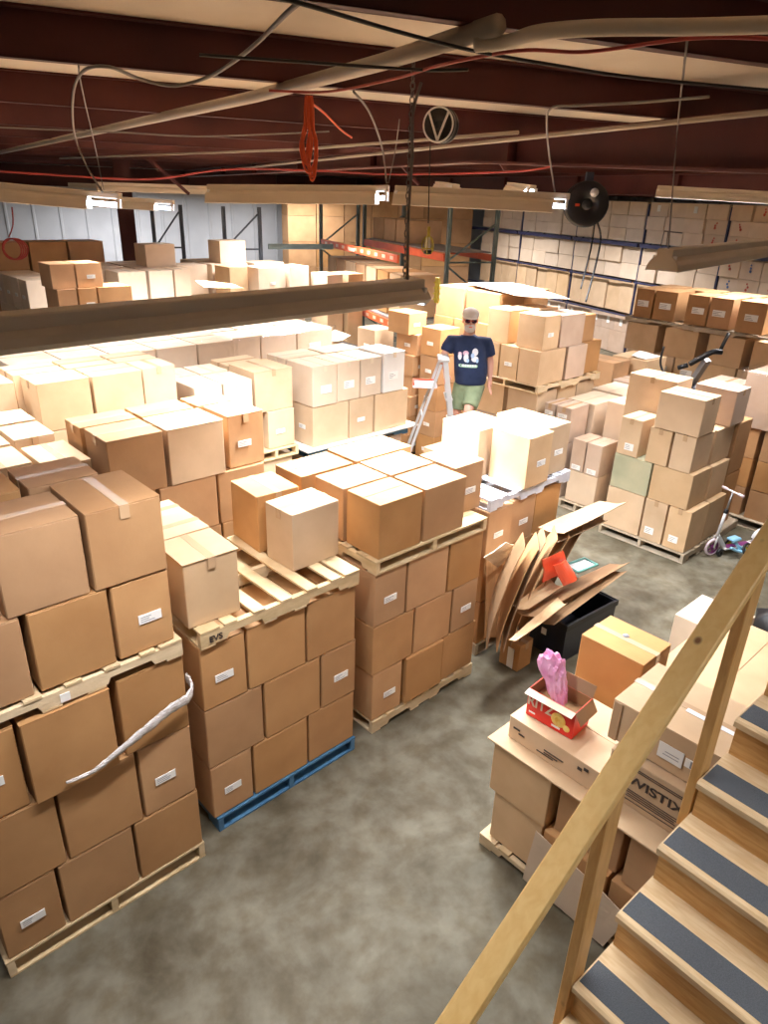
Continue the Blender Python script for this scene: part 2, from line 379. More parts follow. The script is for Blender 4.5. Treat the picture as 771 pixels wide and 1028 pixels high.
# ------------------------------------------------------------------ pallets
def pallet(x0, y0, z0, w, d, h=.125, mat='wood', run='X', label='', loaded=True, nb=7, group=None, words=None):
    """run: direction of the three stringers"""
    o = empty('pallet', (x0, y0, z0)); tag(o, label, 'pallet', group)
    tb = .018; bb = .016; L, Wd = (w, d) if run == 'X' else (d, w)
    def fl(mb_pts): return mb_pts
    def bx(a0, b0, c0, a1, b1, c1):   # a along the stringers, b across them
        mb = MB()
        j = random.uniform(-.002, .002)
        if run == 'X': mb.box(a0, b0+j, c0, a1, b1+j, c1, c=.002)
        else: mb.box(b0+j, a0, c0, b1+j, a1, c1, c=.002)
        return mb
    zt = h-tb
    for k in range(3):
        b0 = [0, Wd/2-.02, Wd-.04][k]
        n = .035
        prof = [(0, bb), (L*.14, bb), (L*.155, bb+n), (L*.345, bb+n), (L*.36, bb), (L*.64, bb), (L*.655, bb+n), (L*.845, bb+n), (L*.86, bb), (L, bb), (L, zt), (0, zt)]
        mb = MB()
        if run == 'X': mb.prism(prof, b0, b0+.04)
        else: mb.prism(prof, b0, b0+.04, T=Matrix(((0, 1, 0, 0), (1, 0, 0, 0), (0, 0, 1, 0), (0, 0, 0, 1))))
        mb.build('stringer', mat, o)
    for k in range(nb):
        bw = .135 if k in (0, nb-1) else .088
        a0 = 0 if k == 0 else (L-bw if k == nb-1 else L*k/(nb-1)-bw/2)
        bx(a0, -.004, zt, a0+bw, Wd+.004, h).build('deck_board', mat, o)
    for k in range(4):
        a0 = [0, L*.36, L*.55, L-.1][k]
        bx(a0, 0, 0, a0+.1, Wd, bb).build('bottom_board', mat, o)
    if words: text_mesh('stencil_lettering', words[0], .06, 'ink', o, Vector((words[1], -.006, h*.45)), ROT_Y)
    return o

# ------------------------------------------------------------------ building shell (its own axes: U along the purlins, V away from the camera)
BA = R(-20); BU = Vector((math.cos(BA), math.sin(BA), 0)); BV = Vector((-math.sin(BA), math.cos(BA), 0))
def B(u, v, z=0): return BU*u + BV*v + Vector((0, 0, z))
ROTB = Matrix.Rotation(BA, 4, 'Z')
def bbox_obj(name, u0, v0, z0, u1, v1, z1, mat, parent=None):
    o = MB().box(u0, v0, z0, u1, v1, z1).build(name, mat, parent)
    if parent is None: o.rotation_euler = (0, 0, BA)
    return o
def bmb(mb, name, mat, parent=None):
    o = mb.build(name, mat, parent); o.rotation_euler = (0, 0, BA); return o
U0, U1, V0, V1, ZR = -6.0, 15.95, -5.0, 27.0, 4.83
struct(bbox_obj('floor', U0-.2, V0-.2, -.2, U1+.2, V1+.2, 0, 'concrete'))
struct(bbox_obj('ceiling', U0-.2, V0-.2, ZR, U1+.2, V1+.2, ZR+.15, 'insul'))
def ribbed(name, along, c, a0, a1, z1, side):
    mb = MB(); mb_t = .04
    pts = []; a = a0
    # sheet profile with raised ribs every 0.56 m
    prof = [(a0, 0)]
    while a < a1-.8:
        prof += [(a+.22, 0), (a+.25, mb_t), (a+.30, mb_t), (a+.33, 0)]; a += .8
    prof += [(a1, 0)]
    n = len(prof); vs = []; fs = []
    for z in (0, z1):
        for (p, q) in prof: vs.append((p, c+side*q, z) if along == 'u' else (c+side*q, p, z))
    for z in (0, z1):
        for (p, q) in prof: vs.append((p, c-side*.06, z) if along == 'u' else (c-side*.06, p, z))
    for i in range(n-1):
        fs.append((i, i+1, n+i+1, n+i)); fs.append((2*n+i, 3*n+i, 3*n+i+1, 2*n+i+1))
        fs.append((i, 2*n+i, 2*n+i+1, i+1)); fs.append((n+i, n+i+1, 3*n+i+1, 3*n+i))
    mb.add(vs, fs); o = struct(bmb(mb, name, 'wall')); return o
ribbed('wall_back', 'u', V1, U0, U1, ZR, -1)
ribbed('wall_right', 'v', U1, V0, V1, ZR, -1)
ribbed('wall_left', 'v', U0, V0, V1, ZR, 1)
ribbed('wall_near', 'u', V0, U0, U1, ZR, 1)
_tn = [0]
def trim():
    _tn[0] += 1; return 'trim_%d' % _tn[0]
# purlins (Z sections) under the roof
for v in (-2.6, .6, 2.45, 4.2, 6.45, 8.9, 11.2, 13.4, 15.6, 17.8, 20, 22.2, 24.4, 26):
    mb = MB(); zb = ZR-.205
    mb.box(U0, v, zb, U1, v+.012, ZR-.002); mb.box(U0, v-.06, ZR-.012, U1, v+.0, ZR-.002); mb.box(U0, v, zb, U1, v+.07, zb+.01); mb.box(U0, v+.06, zb, U1, v+.07, zb+.03)
    struct(bmb(mb, trim(), 'maroon'))
def ibeam(name, along, c, a0, a1, z0, z1, fw=.2):
    mb = MB(); f = .02
    def q(p0, p1, s0, s1, za, zb): mb.box(*( (p0, s0, za, p1, s1, zb) if along == 'u' else (s0, p0, za, s1, p1, zb)))
    q(a0, a1, c-fw/2, c+fw/2, z0, z0+f); q(a0, a1, c-fw/2, c+fw/2, z1-f, z1); q(a0, a1, c-.01, c+.01, z0+f, z1-f)
    a = a0+1.0
    while a < a1: q(a, a+.012, c-fw/2+.01, c+fw/2-.01, z0+f, z1-f); a += 3.0
    o = struct(bmb(mb, name, 'maroon')); return o
ZP = ZR-.21
mb = MB()
zt_ = lambda v: min(4.12+.038*(v+1), 4.42) if v > -1 else 4.12
for (va, vb) in ((V0, -1), (-1, 3), (3, 7), (7, 12), (12, V1-.1)):
    za, zb_ = zt_(va), zt_(vb)
    for (ua, ub, ta, tb_) in ((3.79, 4.01, 0, .02), (3.89, 3.91, .02, None)):
        top = [(za+ta, zb_+ta)]
        a0_, b0_ = za+ta, zb_+ta; a1_, b1_ = (za+tb_, zb_+tb_) if tb_ else (ZP-.02, ZP-.02)
        mb.add([(ua, va, a0_), (ub, va, a0_), (ub, vb, b0_), (ua, vb, b0_), (ua, va, a1_), (ub, va, a1_), (ub, vb, b1_), (ua, vb, b1_)], [(0, 3, 2, 1), (4, 5, 6, 7), (0, 1, 5, 4), (1, 2, 6, 5), (2, 3, 7, 6), (3, 0, 4, 7)])
mb.box(3.79, V0, ZP-.02, 4.01, V1-.1, ZP)
for k in range(8): mb.box(3.80, V0+1+3.4*k, 4.42, 4.0, V0+1.012+3.4*k, ZP-.02)
struct(bmb(mb, trim(), 'maroon'))
ibeam(trim(), 'v', 10.5, V0, V1-.1, 4.25, ZP, .22)
ibeam(trim(), 'v', -3.2, V0, V1-.1, 4.25, ZP, .22)
ibeam(trim(), 'u', V1-.35, U0, U1, 4.02, ZP, .2)
ibeam(trim(), 'v', U1-.3, V0, V1-.5, 4.28, ZP, .2)
mb = MB(); c_ = V1-8.2; mb.box(1.15, c_-.15, 0, 1.5, c_-.13, ZP); mb.box(1.15, c_+.13, 0, 1.5, c_+.15, ZP); mb.box(1.315, c_-.13, 0, 1.335, c_+.13, ZP)
struct(bmb(mb, trim(), 'maroon'))
mb = MB()
for (a, b_) in (((150, 160), (190, 195)), ((390, 150), (420, 185)), ((478, 125), (508, 172))):
    mb.bar(atd(*a, 9.0), atd(*b_, 9.3), .04, .04)
struct(mb.build(trim(), 'maroon'))

# ------------------------------------------------------------------ fluorescent fixtures
def fixture(a, b, label, power=60, sag=0, hood=.20, hh=.085, tubes=2, bare=(0, 0), group='hanging strip light fixtures', segs=1, spread=128, tint=(1, .975, .98)):
    """hooded strip light from a to b (top of the channel); bare = how far the tubes stick out past the hood at each end"""
    a = Vector(a); b = Vector(b); d = b-a; L = d.length; dn = d.normalized()
    x = dn.cross(Vector((0, 0, 1))).normalized(); z = x.cross(dn)
    T = Matrix((x, dn, z)).transposed().to_4x4(); T.translation = a
    o = empty('strip_light', (0, 0, 0)); o.matrix_world = T
    tag(o, label, 'light', group)
    mb = MB(); e = .038
    for k in range(segs):
        y0 = L*k/segs+.004; y1 = L*(k+1)/segs-.004
        mb.box(-.05, y0, -e-.01, .05, y1, 0, c=.005)
    mb.build('channel', 'hood', o)
    # curved reflector wings: profile in x,z extruded along y with thickness
    wing = [(.04, -e), (.055, -e-.010), (.075, -e-.026), (.09, -e-.05), (hood/2, -e-hh)]
    inner = [(px_-.006, pz_-.004) for px_, pz_ in wing][::-1]
    for s in (-1, 1):
        mb = MB(); poly = [(s*px_, pz_) for px_, pz_ in wing+inner]
        mb.prism(poly, bare[0], L-bare[1]); mb.build('reflector', 'hood', o)
    for yy in [q for q, bb in ((.0, bare[0]), (L-.004, bare[1])) if not bb]:
        mb = MB(); mb.prism([(-.04, -e)]+[(-a_, c_) for a_, c_ in wing[1:]]+[(a_, c_) for a_, c_ in wing[::-1]], yy, yy+.004); mb.build('end_plate', 'hood', o)
    if tubes:
        for s in (-1, 1):
            mb = MB(); mb.tube([(s*.05, .03, -e-.055), (s*.05, L-.03, -e-.055)], .017, 10); mb.build('lamp_tube', 'tube_on', o)
            for yy in (.012, L-.03): MB().box(s*.05-.02, yy, -e-.08, s*.05+.02, yy+.018, -e+.0).build('lamp_socket', 'socket', o)
    li = bpy.data.lights.new('lamp_glow', 'AREA'); li.shape = 'RECTANGLE'; li.size = .12; li.size_y = L*.96; li.energy = power*LAMP; li.color = tint; li.spread = R(spread)
    lo = bpy.data.objects.new('lamp_glow', li); COL.objects.link(lo); lo.parent = o; lo.location = (0, L/2, -e-.085)
    return o
def along(p, q, L): return p+(q-p).normalized()*L
F1b = atz(420, 279, 3.74); F1a = along(F1b, atz(0, 315, 3.74), 2.44)
fixture(F1a, F1b, 'nearest strip light, hanging low across the left on a twisted chain', 58, hood=.15, hh=.066)
F2a = atz(668, 250, 3.86); F2b = along(F2a, atz(771, 240, 3.86), 2.44)
fixture(F2a, F2b, 'strip light jutting in from the right edge before the rack wall', 48)
fixture(atd(209, 185, 5.8), atd(391, 186, 5.6), 'long strip light left of the chain, above the orange rack', 285, hood=.23, hh=.10, bare=(.0, .10), tint=(.93, .965, 1))
fixture(atd(397, 186, 5.58), atd(573, 194, 5.35), 'long strip light reaching to the black hose reel', 215, hood=.23, hh=.10, bare=(.0, .12), tint=(.93, .965, 1))
fixture(atd(-200, 165, 5.4), atd(122, 194, 5.8), 'strip light at the far left with bright bare tube ends', 130, hood=.23, hh=.10, bare=(0, .26))
fixture(atd(-60, 186, 8.2), atd(175, 201, 8.4), 'farther strip light behind the far left one', 50, bare=(0, .22))
fixture(atd(660, 186, 8.2), atd(880, 198, 7.6), 'strip light at the right edge under the dark red rafter', 130)
fixture(atd(440, 182, 11), atd(458, 185, 9.2), 'small distant strip light above the chain side of the long one', 240, bare=(0, .2))
fixture(atd(512, 183, 11), atd(535, 186, 9.2), 'small distant strip light above the middle of the long one', 240, bare=(0, .2))
fixture(B(12.2, 8.0, 4.45), B(12.0, 11.0, 4.45), 'distant strip light above the aisle before the rack wall', 260)
fixture(B(12.4, 14.5, 4.45), B(12.4, 18.0, 4.45), 'farther added strip light above the aisle before the rack wall', 280)  # lamp added to light the farther part of the rack wall
fixture(B(12.4, 20.0, 4.45), B(12.4, 23.0, 4.45), 'farthest added strip light above the aisle before the rack wall', 260)  # another added lamp, for the far end of the rack wall
fixture(B(.2, 24.2, 4.13), B(3.1, 24.2, 4.13), 'added strip light before the white wall, left one', 300, spread=178)  # added to brighten the white wall, spread wide to reach it
fixture(B(5.5, 24.0, 4.13), B(8.4, 24.0, 4.13), 'added strip light before the white wall, right one', 240, spread=178)  # second lamp added for the brightness of the white wall
fixture(B(.5, 12.5, 4.14), B(3.4, 12.6, 4.14), 'added strip light over the far left stacks before the white wall', 420)  # invented lamp that brightens the tops of the far left stacks
fixture(B(3.4, 15.2, 4.14), B(5.8, 15.2, 4.14), 'added strip light over the orange rack beams', 240)  # added so the orange beams stand out brighter
fixture(B(4.6, 9.8, 4.14), B(7.0, 9.9, 4.14), 'added strip light over the stacks behind the man', 85)  # added fill for the dim middle distance, set low behind nearer hoods
for k, (a, b_, lab) in enumerate((((1.2, -1.3, 4.5), (3.6, -1.4, 4.5), 'strip light over the stairs behind the viewer'),
                                  ((4.8, -1.6, 4.45), (7.2, -1.1, 4.45), 'strip light out of view right of the stairs'), ((-1.5, 7.0, 4.3), (.9, 7.2, 4.3), 'strip light out of view over the left stacks'))):
    fixture(a, b_, lab, (46, 10, 28)[k])

def atc(px, py, D, zm=4.57):
    p = atd(px, py, D); return p if p.z < zm else atz(px, py, zm)
# chains, hangers, cables
def chain(a, b, label, link=.034, r=.0032, group='hanging chains'):
    a = Vector(a); b = Vector(b); n = int((b-a).length/(link*.78)); mb = MB(); d = (b-a)/n; dn = d.normalized()
    x = dn.cross(Vector((.3, 1, 0))).normalized(); y = dn.cross(x)
    for i in range(n):
        c = a+d*(i+.5); w = x if i % 2 else y
        ring = [c+dn*(math.cos(t)*link/2)+w*(math.sin(t)*link*.3) for t in [2*math.pi*k/8 for k in range(9)]]
        mb.tube(ring, r, 5, caps=False)
    return tag(mb.build('chain', 'wire'), label, 'chain', group)
def cable(pts, r, mat, label, cat='cable', name='cable', group=None, seg=6, n=8):
    return tag(MB().tube(smooth_path(pts, n), r, seg).build(name, mat), label, cat, group)
up = lambda p, z=ZP: Vector((p.x, p.y, z))
c0 = along(F1b, F1a, .10)
chain(c0, up(c0, ZR-.21), 'twisted steel chain holding the right end of the nearest strip light')
cable([c0+Vector((.0, -.02, 0)), c0+Vector((-.012, -.02, .25)), c0+Vector((.0, -.015, .5)), c0+Vector((-.02, -.03, .68)), c0+Vector((.03, -.02, .80))], .007, 'wire', 'grey cable running beside the twisted chain')
cable([F2a+(F2b-F2a)*.02, atc(680, 130, 4.4), atc(690, 40, 4.0)], .0045, 'wire', 'thin hanging wire above the right edge strip light', name='hanging_wire', n=4)
e0 = F1a+(F1b-F1a)*.08
chain(e0, up(e0, ZR-.2), 'steel chain holding the left end of the nearest strip light')
# black triangular hook at the end of the right fixture
hk = MB().tube([atd(663, 248, 4.45), atd(667, 232, 4.45), atd(685, 234, 4.45)], .004, 6); hk.tube([atd(671, 232, 4.45), atd(669, 247, 4.45)], .004, 6)
tag(hk.build('wire_hook', 'wire'), 'bent wire hook on the end of the right strip light', 'hook')
cable([atc(103, 193, 5.7), atc(86, 165, 5.7), atc(75, 135, 5.5), atc(73, 100, 4.0), atc(82, 73, 3.4), atc(108, 67, 3.3), atc(140, 79, 3.4), atc(175, 86, 3.4), atc(212, 76, 3.2), atc(250, 50, 2.6), atc(286, 15, 2.1), atc(300, 3, 2.0)], .0075, 'wire', 'grey cable looping down to the bright far left strip light')
cable([atc(104, 191, 5.72), atc(96, 150, 5.5), atc(82, 88, 3.8), atc(79, 66, 3.3)], .004, 'wire', 'thin drop wire beside the looping grey cable', n=4)
cable([atc(388, 184, 5.6), atc(384, 150, 5.5), atc(372, 115, 4.4), atc(355, 92, 3.6)], .007, 'wire', 'grey cable dropping to the middle of the long strip light')
cable([atc(390, 184, 5.6), atc(397, 150, 5.5), atc(401, 120, 5.4)], .004, 'wire', 'thin wire rising from the middle of the long strip light', n=4)
cable([atc(557, 193, 5.35), atc(552, 160, 5.1), atc(549, 128, 4.3), atc(553, 109, 4.0), atc(580, 106, 3.8), atc(640, 103, 3.6), atc(712, 97, 3.4)], .0065, 'wire', 'grey cable curving from the long strip light to the rafter')
# conduits
tag(MB().tube([B(3.5, -1, 4.58), B(3.5, 17, 4.50)], .016, 8).build('conduit', 'conduit'), 'straight conduit slanting across the big dark red rafter', 'pipe', 'ceiling conduits')
tag(MB().tube([atz(0, 153, 4.60), atz(255, 97, 4.60), atz(385, 62, 4.60), atz(500, 25, 4.60)], .032, 10).build('conduit', 'conduit'), 'thick pale conduit crossing the purlins on the left', 'pipe', 'ceiling conduits')
tag(MB().tube([atz(60, 159, 4.55), atz(300, 150, 4.55), atz(520, 133, 4.55)], .014, 8).build('conduit', 'conduit'), 'thin conduit behind the orange cord hank', 'pipe', 'ceiling conduits')
tag(MB().tube(smooth_path([atz(478, 45, 4.56), atz(510, 42, 4.56), atz(540, 33, 4.56), atz(600, 28, 4.56), atz(700, 27, 4.56), atz(800, 24, 4.56)]), .022, 10).build('flexible_duct', 'insul'), 'pale flexible pipe bending toward the top right corner', 'pipe')
for k, (pts, mt, lab) in enumerate((
    ([(0, 172), (60, 176), (150, 180), (230, 170), (330, 172), (400, 175), (520, 172), (560, 165)], 'cable_red', 'long red cable sagging below the far purlins'),
    ([(270, 91), (330, 92), (400, 78), (440, 66), (520, 51), (590, 52), (700, 38), (790, 40)], 'cable_red', 'red cable strung toward the top right corner'),
    ([(250, -8), (300, 3), (400, 32), (480, 52), (560, 66), (640, 78), (790, 92)], 'cable_black', 'black cable strung across the white roof panels'),
    ([(200, 55), (300, 62), (420, 70), (470, 70)], 'cable_black', 'thin black cable along the second purlin'),
    ([(0, 128), (120, 133), (200, 137), (330, 132)], 'wire', 'thin grey cable along the far purlins'))):
    cable([atc(x, y, 9, 4.56) for x, y in pts], .006 if k else .012, mt, lab)

# orange cord hank
mb = MB(); base = atz(308, 96, 4.58)
for k in range(6):
    L = .32+.02*k; wdt = .016+.007*(k % 4); ox = random.uniform(-.012, .012)
    loop = []
    for t in range(15):
        a = 2*math.pi*t/14
        loop.append(base+RGT*(ox+math.sin(a)*wdt*(1.3 if math.cos(a) < 0 else .5))+Vector((0, 0, -L/2+math.cos(a)*L/2))+BU*(.006*k))
    mb.tube(smooth_path(loop, 3), .0065, 6)
mb.tube(smooth_path([base+Vector((0, 0, -.02)), atc(325, 113, 4.2), atc(342, 130, 4.5), atc(353, 138, 4.7)]), .0065, 6)
tag(mb.build('extension_cord', 'cable_orange'), 'orange extension cord coiled and hung from the ceiling', 'cord')
# hose reels
def reel(c, dia, wid, ang, label, vee=False, hose=None):
    o = empty('hose_reel', c, ang); tag(o, label, 'reel', 'ceiling hose reels')
    T = Matrix.Rotation(R(90), 4, 'X')
    r = dia/2
    mb = MB().lathe([(r*.25, -wid/2), (r*.92, -wid/2), (r, -wid/2+.012), (r, -wid/2+.03), (r*.86, -wid/2+.035), (r*.80, -wid*.2), (r*.80, wid*.2), (r*.86, wid/2-.035), (r, wid/2-.03), (r, wid/2-.012), (r*.92, wid/2), (r*.25, wid/2)], 36, T, closed=True)
    mb.build('housing', 'black', o)
    mb = MB()
    for k in range(4): mb.lathe([(r*.83+.014*math.cos(t), -wid*.22+k*wid*.145+.014*math.sin(t)) for t in [2*math.pi*q/8 for q in range(8)]], 30, T, closed=True)
    mb.build('coiled_hose', 'rubber', o)
    mb = MB().lathe([(0, -wid/2-.02), (r*.2, -wid/2-.02), (r*.24, -wid/2-.003), (r*.24, wid/2), (0, wid/2)], 20, T); mb.build('hub', 'rubber', o)
    mb = MB(); mb.box(-.03, -wid*.25, r*.9, .03, wid*.25, (4.62 if vee else 4.33)-c.z); mb.build('mounting_bracket', 'dark_steel', o)
    if vee:
        mb = MB(); y = -wid/2-.012
        mb.lathe([(r*.93+.006*math.cos(t), wid/2+.012+.006*math.sin(t)) for t in [2*math.pi*q/8 for q in range(8)]], 36, T, closed=True)
        for s in (-1, 1): mb.bar((s*r*.62, y, r*.68), (0, y, -r*.85), .014, .012)
        mb.build('pale_rim', 'whitep', o)
    else:
        mb = MB().lathe([(0, wid/2+.004), (.035, wid/2+.004), (.035, wid/2)], 16, Matrix.Translation((r*.25, 0, r*.5)) @ T); mb.build('round_sticker', 'whitep', o)
        mb = MB(); mb.box(-r*.55, -wid/2-.006, -r*.1, -r*.35, -wid/2, r*.02); mb.build('red_sticker', 'red_plastic', o)
    return o
rc = atd(588, 205, 6.05)
reel(rc, .37, .13, R(-46), 'large round black hose reel hanging at the end of the long strip light')
cable([atd(600, 224, 6.0), atd(603, 240, 6.0), atd(597, 270, 6.0), atd(588, 303, 6.0)], .008, 'rubber', 'black hose dropping from the large hose reel, right strand', 'hose', 'hose', 'hoses of the large reel')
cable([atd(597, 224, 6.02), atd(593, 250, 6.02), atd(583, 290, 6.02)], .007, 'rubber', 'black hose dropping from the large hose reel, left strand', 'hose', 'hose', 'hoses of the large reel')
reel(atd(443, 126, 4.9), .23, .11, R(-66), 'small black cord reel with a pale V-shaped rim', True)
cable([atd(432, 143, 4.85), atd(431, 180, 4.85), atd(430, 224, 4.85)], .0045, 'cable_black', 'black cord from the small reel down to the yellow work light', 'cord', 'cord')
# yellow caged work light at the end of the cord
yc = atd(430, 240, 4.85); o = empty('work_light', yc); o.scale = (.5, .5, .5); tag(o, 'yellow caged work light hanging on a black cord', 'light')
MB().tube([(0, 0, .16), (0, 0, .03)], .022, 8).build('handle', 'yellow', o)
mb = MB()
for k in range(5):
    a = 2*math.pi*k/5; mb.tube(smooth_path([(0, 0, .05), (.07*math.cos(a), .07*math.sin(a), -.01), (.08*math.cos(a), .08*math.sin(a), -.14), (0.02*math.cos(a), .02*math.sin(a), -.2)], 4), .008, 5)
mb.tube([(.08*math.cos(t), .08*math.sin(t), -.12) for t in [2*math.pi*k/12 for k in range(13)]], .008, 5); mb.build('cage', 'yellow', o)
mb = MB().lathe([(0, -.15), (.03, -.14), (.038, -.09), (.03, -.03), (.018, .03), (0, .03)], 14); mb.build('bulb', 'whitep', o)
MB().lathe([(0, -.19), (.055, -.19), (.06, -.15), (0, -.14)], 14).build('base_cap', 'black', o)

# ------------------------------------------------------------------ stairs and handrail
SA = R(-2.0); SX, SY = 1.72, .684; RISE, RUN = .19, .235
so = empty('staircase', (SX, SY, 0), SA)
tag(so, 'pine staircase with grey grit strips on its treads, lower right', 'stairs')
Wd = .95
for i in range(-7, 12):
    z = 1.417+RISE*i; x = RUN*i
    if z < .1: continue
    mb = MB()
    prof = [(x-.004, z-.034), (x-.004, z-.008), (x+.006, z), (x+RUN+.03, z), (x+RUN+.03, z-.038), (x+.006, z-.038)]
    mb.prism(prof, -Wd, .006)
    tr = mb.build('tread', 'tread', so)
    MB().box(x+.03, -Wd+.01, z+.0, x+.155, .0, z+.0018).build('grit_strip', 'grip', tr)['label'] = 'dark grey anti-slip strip'
    MB().box(x+.022, -Wd, z-RISE, x+.04, -.0, z-.038).build('riser', 'riser', so)
for yy in (-.045, -Wd+.006):
    z0 = 1.417; mb = MB()
    pr = []
    xa, xb = RUN*-7, RUN*12
    # saw-toothed stringer set just under the treads
    up_ = []; 
    for i in range(-7, 12):
        z = z0+RISE*i-.04; x = RUN*i+.045
        up_ += [(x, max(z-RISE, 0.0)), (x, max(z, 0.01))]
    lo = [(xb+.05, z0+RISE*11-.04), (xb+.05, z0+RISE*11-.40), (RUN*-5.3, 0.0)]
    mb.prism(up_+lo, yy, yy+.038); mb.build('stringer', 'post', so)
RZ0 = 2.365; SL = .773
def rz(x): return RZ0+SL*x          # underside-centre height of the rail at x past the first visible nose
ro = empty('handrail', (SX, SY+.04, 0), SA); tag(ro, 'diagonal pine handrail running up along the open side of the stairs', 'handrail')
mb = MB(); L0, L1 = -2.4, 3.0
T = Matrix.Translation((L0, .005, rz(L0))) @ Matrix.Rotation(-math.atan(SL), 4, 'Y')
ln = (L1-L0)*math.hypot(1, SL)
mb.box(0, -.0445, -.038, ln, .0445, 0, c=.005, T=T); mb.build('top_rail', 'rail', ro)
for k, x in enumerate((-2.2, -1.45, -.72, .0, .74, 1.46, 2.2)):
    zb = 1.417+RISE/RUN*x-.32
    if zb < 0: zb = 0
    mb = MB(); mb.box(x-.005, -.028, zb, x+.084, .012, rz(x+.03)-.06+0, c=.003)
    mb.build('post', 'post', ro)

# ================================================================== STACKS
L = 'x'
# --- P1 nearest left stack
P1 = 'nearest left stack'; Y = 3.20
pallet(.26, Y, 0, 1.23, 1.05, .13, 'wood', 'Y', 'plain wood pallet on the floor under the nearest left stack')
D1, D2 = Y+.42, Y+.86
layer(P1, 0, .13, .60, [[(.27, .60, Y, D1, {'ship': 'y'}), (.605, 1.05, Y, D1), (1.055, 1.49, Y, D1)], [(.27, .87, D1, D2), (.875, 1.49, D1, D2)]])
layer(P1, 1, .60, 1.12, [[(.27, .675, Y, D1), (.68, 1.13, Y, D1), (1.135, 1.485, Y, D1, {'ship': 'y'})], [(.27, .87, D1, D2), (.875, 1.485, D1, D2)]])
layer(P1, 2, 1.12, 1.65, [[(.27, .565, Y, D1, {'ship': 'y'}), (.57, 1.04, Y-.035, D1, {'sag': .006}), (1.075, 1.485, Y, D1)], [(.27, .87, D1, D2), (.875, 1.485, D1, D2)]])
pallet(.26, Y-.01, 1.65, 1.215, 1.02, .115, 'wood', 'X', 'wood pallet carrying the top two layers of the nearest left stack')
qr = MB().box(1.0, -.006, .03, 1.05, -.001, .08); 
layer(P1, 3, 1.765, 2.225, [[(.27, .69, Y, D1), (.71, 1.115, Y, D1), (1.12, 1.45, Y, D1, {'ship': 'y'})], [(.27, .87, D1, D2), (.875, 1.45, D1, D2)]], mat='brown')
layer(P1, 4, 2.225, 2.66, [[(.63, 1.035, Y, Y+.40), (1.045, 1.45, Y-.01, Y+.47)], [(.30, .60, Y+.1, Y+.45), (.62, .93, Y+.50, Y+.86), (.95, 1.33, Y+.48, Y+.84)]], mat='brown', tp=True)
# bunched stretch film pulled across the right of the third and second layer
pts = [aty(66, 785, 3.158), aty(95, 772, 3.152), aty(120, 752, 3.15), aty(150, 728, 3.15), aty(172, 710, 3.15), aty(188, 700, 3.155), Vector((1.508, 3.21, 1.40)), Vector((1.512, 3.27, 1.42))]
sp_ = smooth_path(pts, 6); n = len(sp_); mb = MB(); vs = []; fs = []
for i, p in enumerate(sp_):
    wd = .006+.034*math.sin(min(1, i/n*1.5)*math.pi/2)
    for k in range(8):
        a = 2*math.pi*k/8; out = Vector((0, -1, 0)) if i < n*.72 else Vector((1, -.2, 0))
        vs.append(p+Vector((0, 0, 1))*math.cos(a)*wd*random.uniform(.75, 1.15)+out*(.008+.010*math.sin(a)+random.uniform(-.003, .003)))
for i in range(n-1):
    for k in range(8): fs.append((i*8+k, i*8+(k+1) % 8, i*8+8+(k+1) % 8, i*8+8+k))
fs += [tuple(range(8)), tuple(range((n-1)*8, n*8))]
mb.add(vs, fs, 0, True); tag(mb.build('stretch_film_strip', 'film_strip'), 'bunched strip of clear stretch film across the front of the nearest left stack', 'plastic film')
mb = MB().box(.79, 3.186, 1.672, .84, 3.190, 1.722); 
tag(mb.build('paper_sticker', 'label'), 'small square white sticker on the raised pallet of the nearest left stack', 'sticker')

# --- P2 stack on the blue pallet
P2 = 'blue pallet stack'; Y = 3.31; D1, D2 = Y+.48, Y+.98
pallet(1.66, Y-.005, 0, 1.24, 1.0, .125, 'blue', 'Y', 'blue painted pallet on the floor under the second stack')
lay2 = [[(1.63, 1.965, Y, D1, {'ship': 'y'}), (1.97, 2.445, Y, D1), (2.45, 2.90, Y, D1)], [(1.63, 2.26, D1, D2), (2.265, 2.90, D1, D2)]]
layer(P2, 0, .13, .58, lay2)
layer(P2, 1, .58, 1.06, [[(1.63, 2.075, Y, D1), (2.08, 2.57, Y, D1), (2.575, 2.91, Y, D1, {'ship': 'y'})], [(1.63, 2.26, D1, D2), (2.265, 2.90, D1, D2)]])
layer(P2, 2, 1.06, 1.545, lay2)
pallet(1.64, Y-.02, 1.545, 1.26, 1.02, .125, 'wood', 'X', 'empty-fronted wood pallet with open slats on top of the blue pallet stack', words=('EVS', .1))
carton(1.60, 1.985, 3.345, 3.72, 1.67, 2.12, 'battered pale tan carton at the left end of the open slatted pallet', 'loose cartons on the open slatted pallet', 'tan', sag=.02, rot=R(-2), tp=True, axis='y')
carton(1.68, 2.02, 3.76, 4.10, 1.67, 2.10, 'carton behind the battered pale tan carton on the slatted pallet', 'loose cartons on the open slatted pallet', 'tan', tp=True)
carton(1.72, 2.04, 4.11, 4.38, 1.67, 2.08, 'rearmost carton behind the battered pale tan carton', 'loose cartons on the open slatted pallet', 'tan')
carton(2.50, 2.93, 3.545, 3.87, 1.67, 2.11, 'small tan carton with a bright top standing alone on the open slats', 'loose cartons on the open slatted pallet', 'tan', rot=R(1.5))
carton(2.49, 2.86, 3.92, 4.32, 1.67, 2.12, 'brown carton just behind the small tan carton on the slats', 'loose cartons on the open slatted pallet', 'brown', rot=R(-3), tp=True, axis='y')

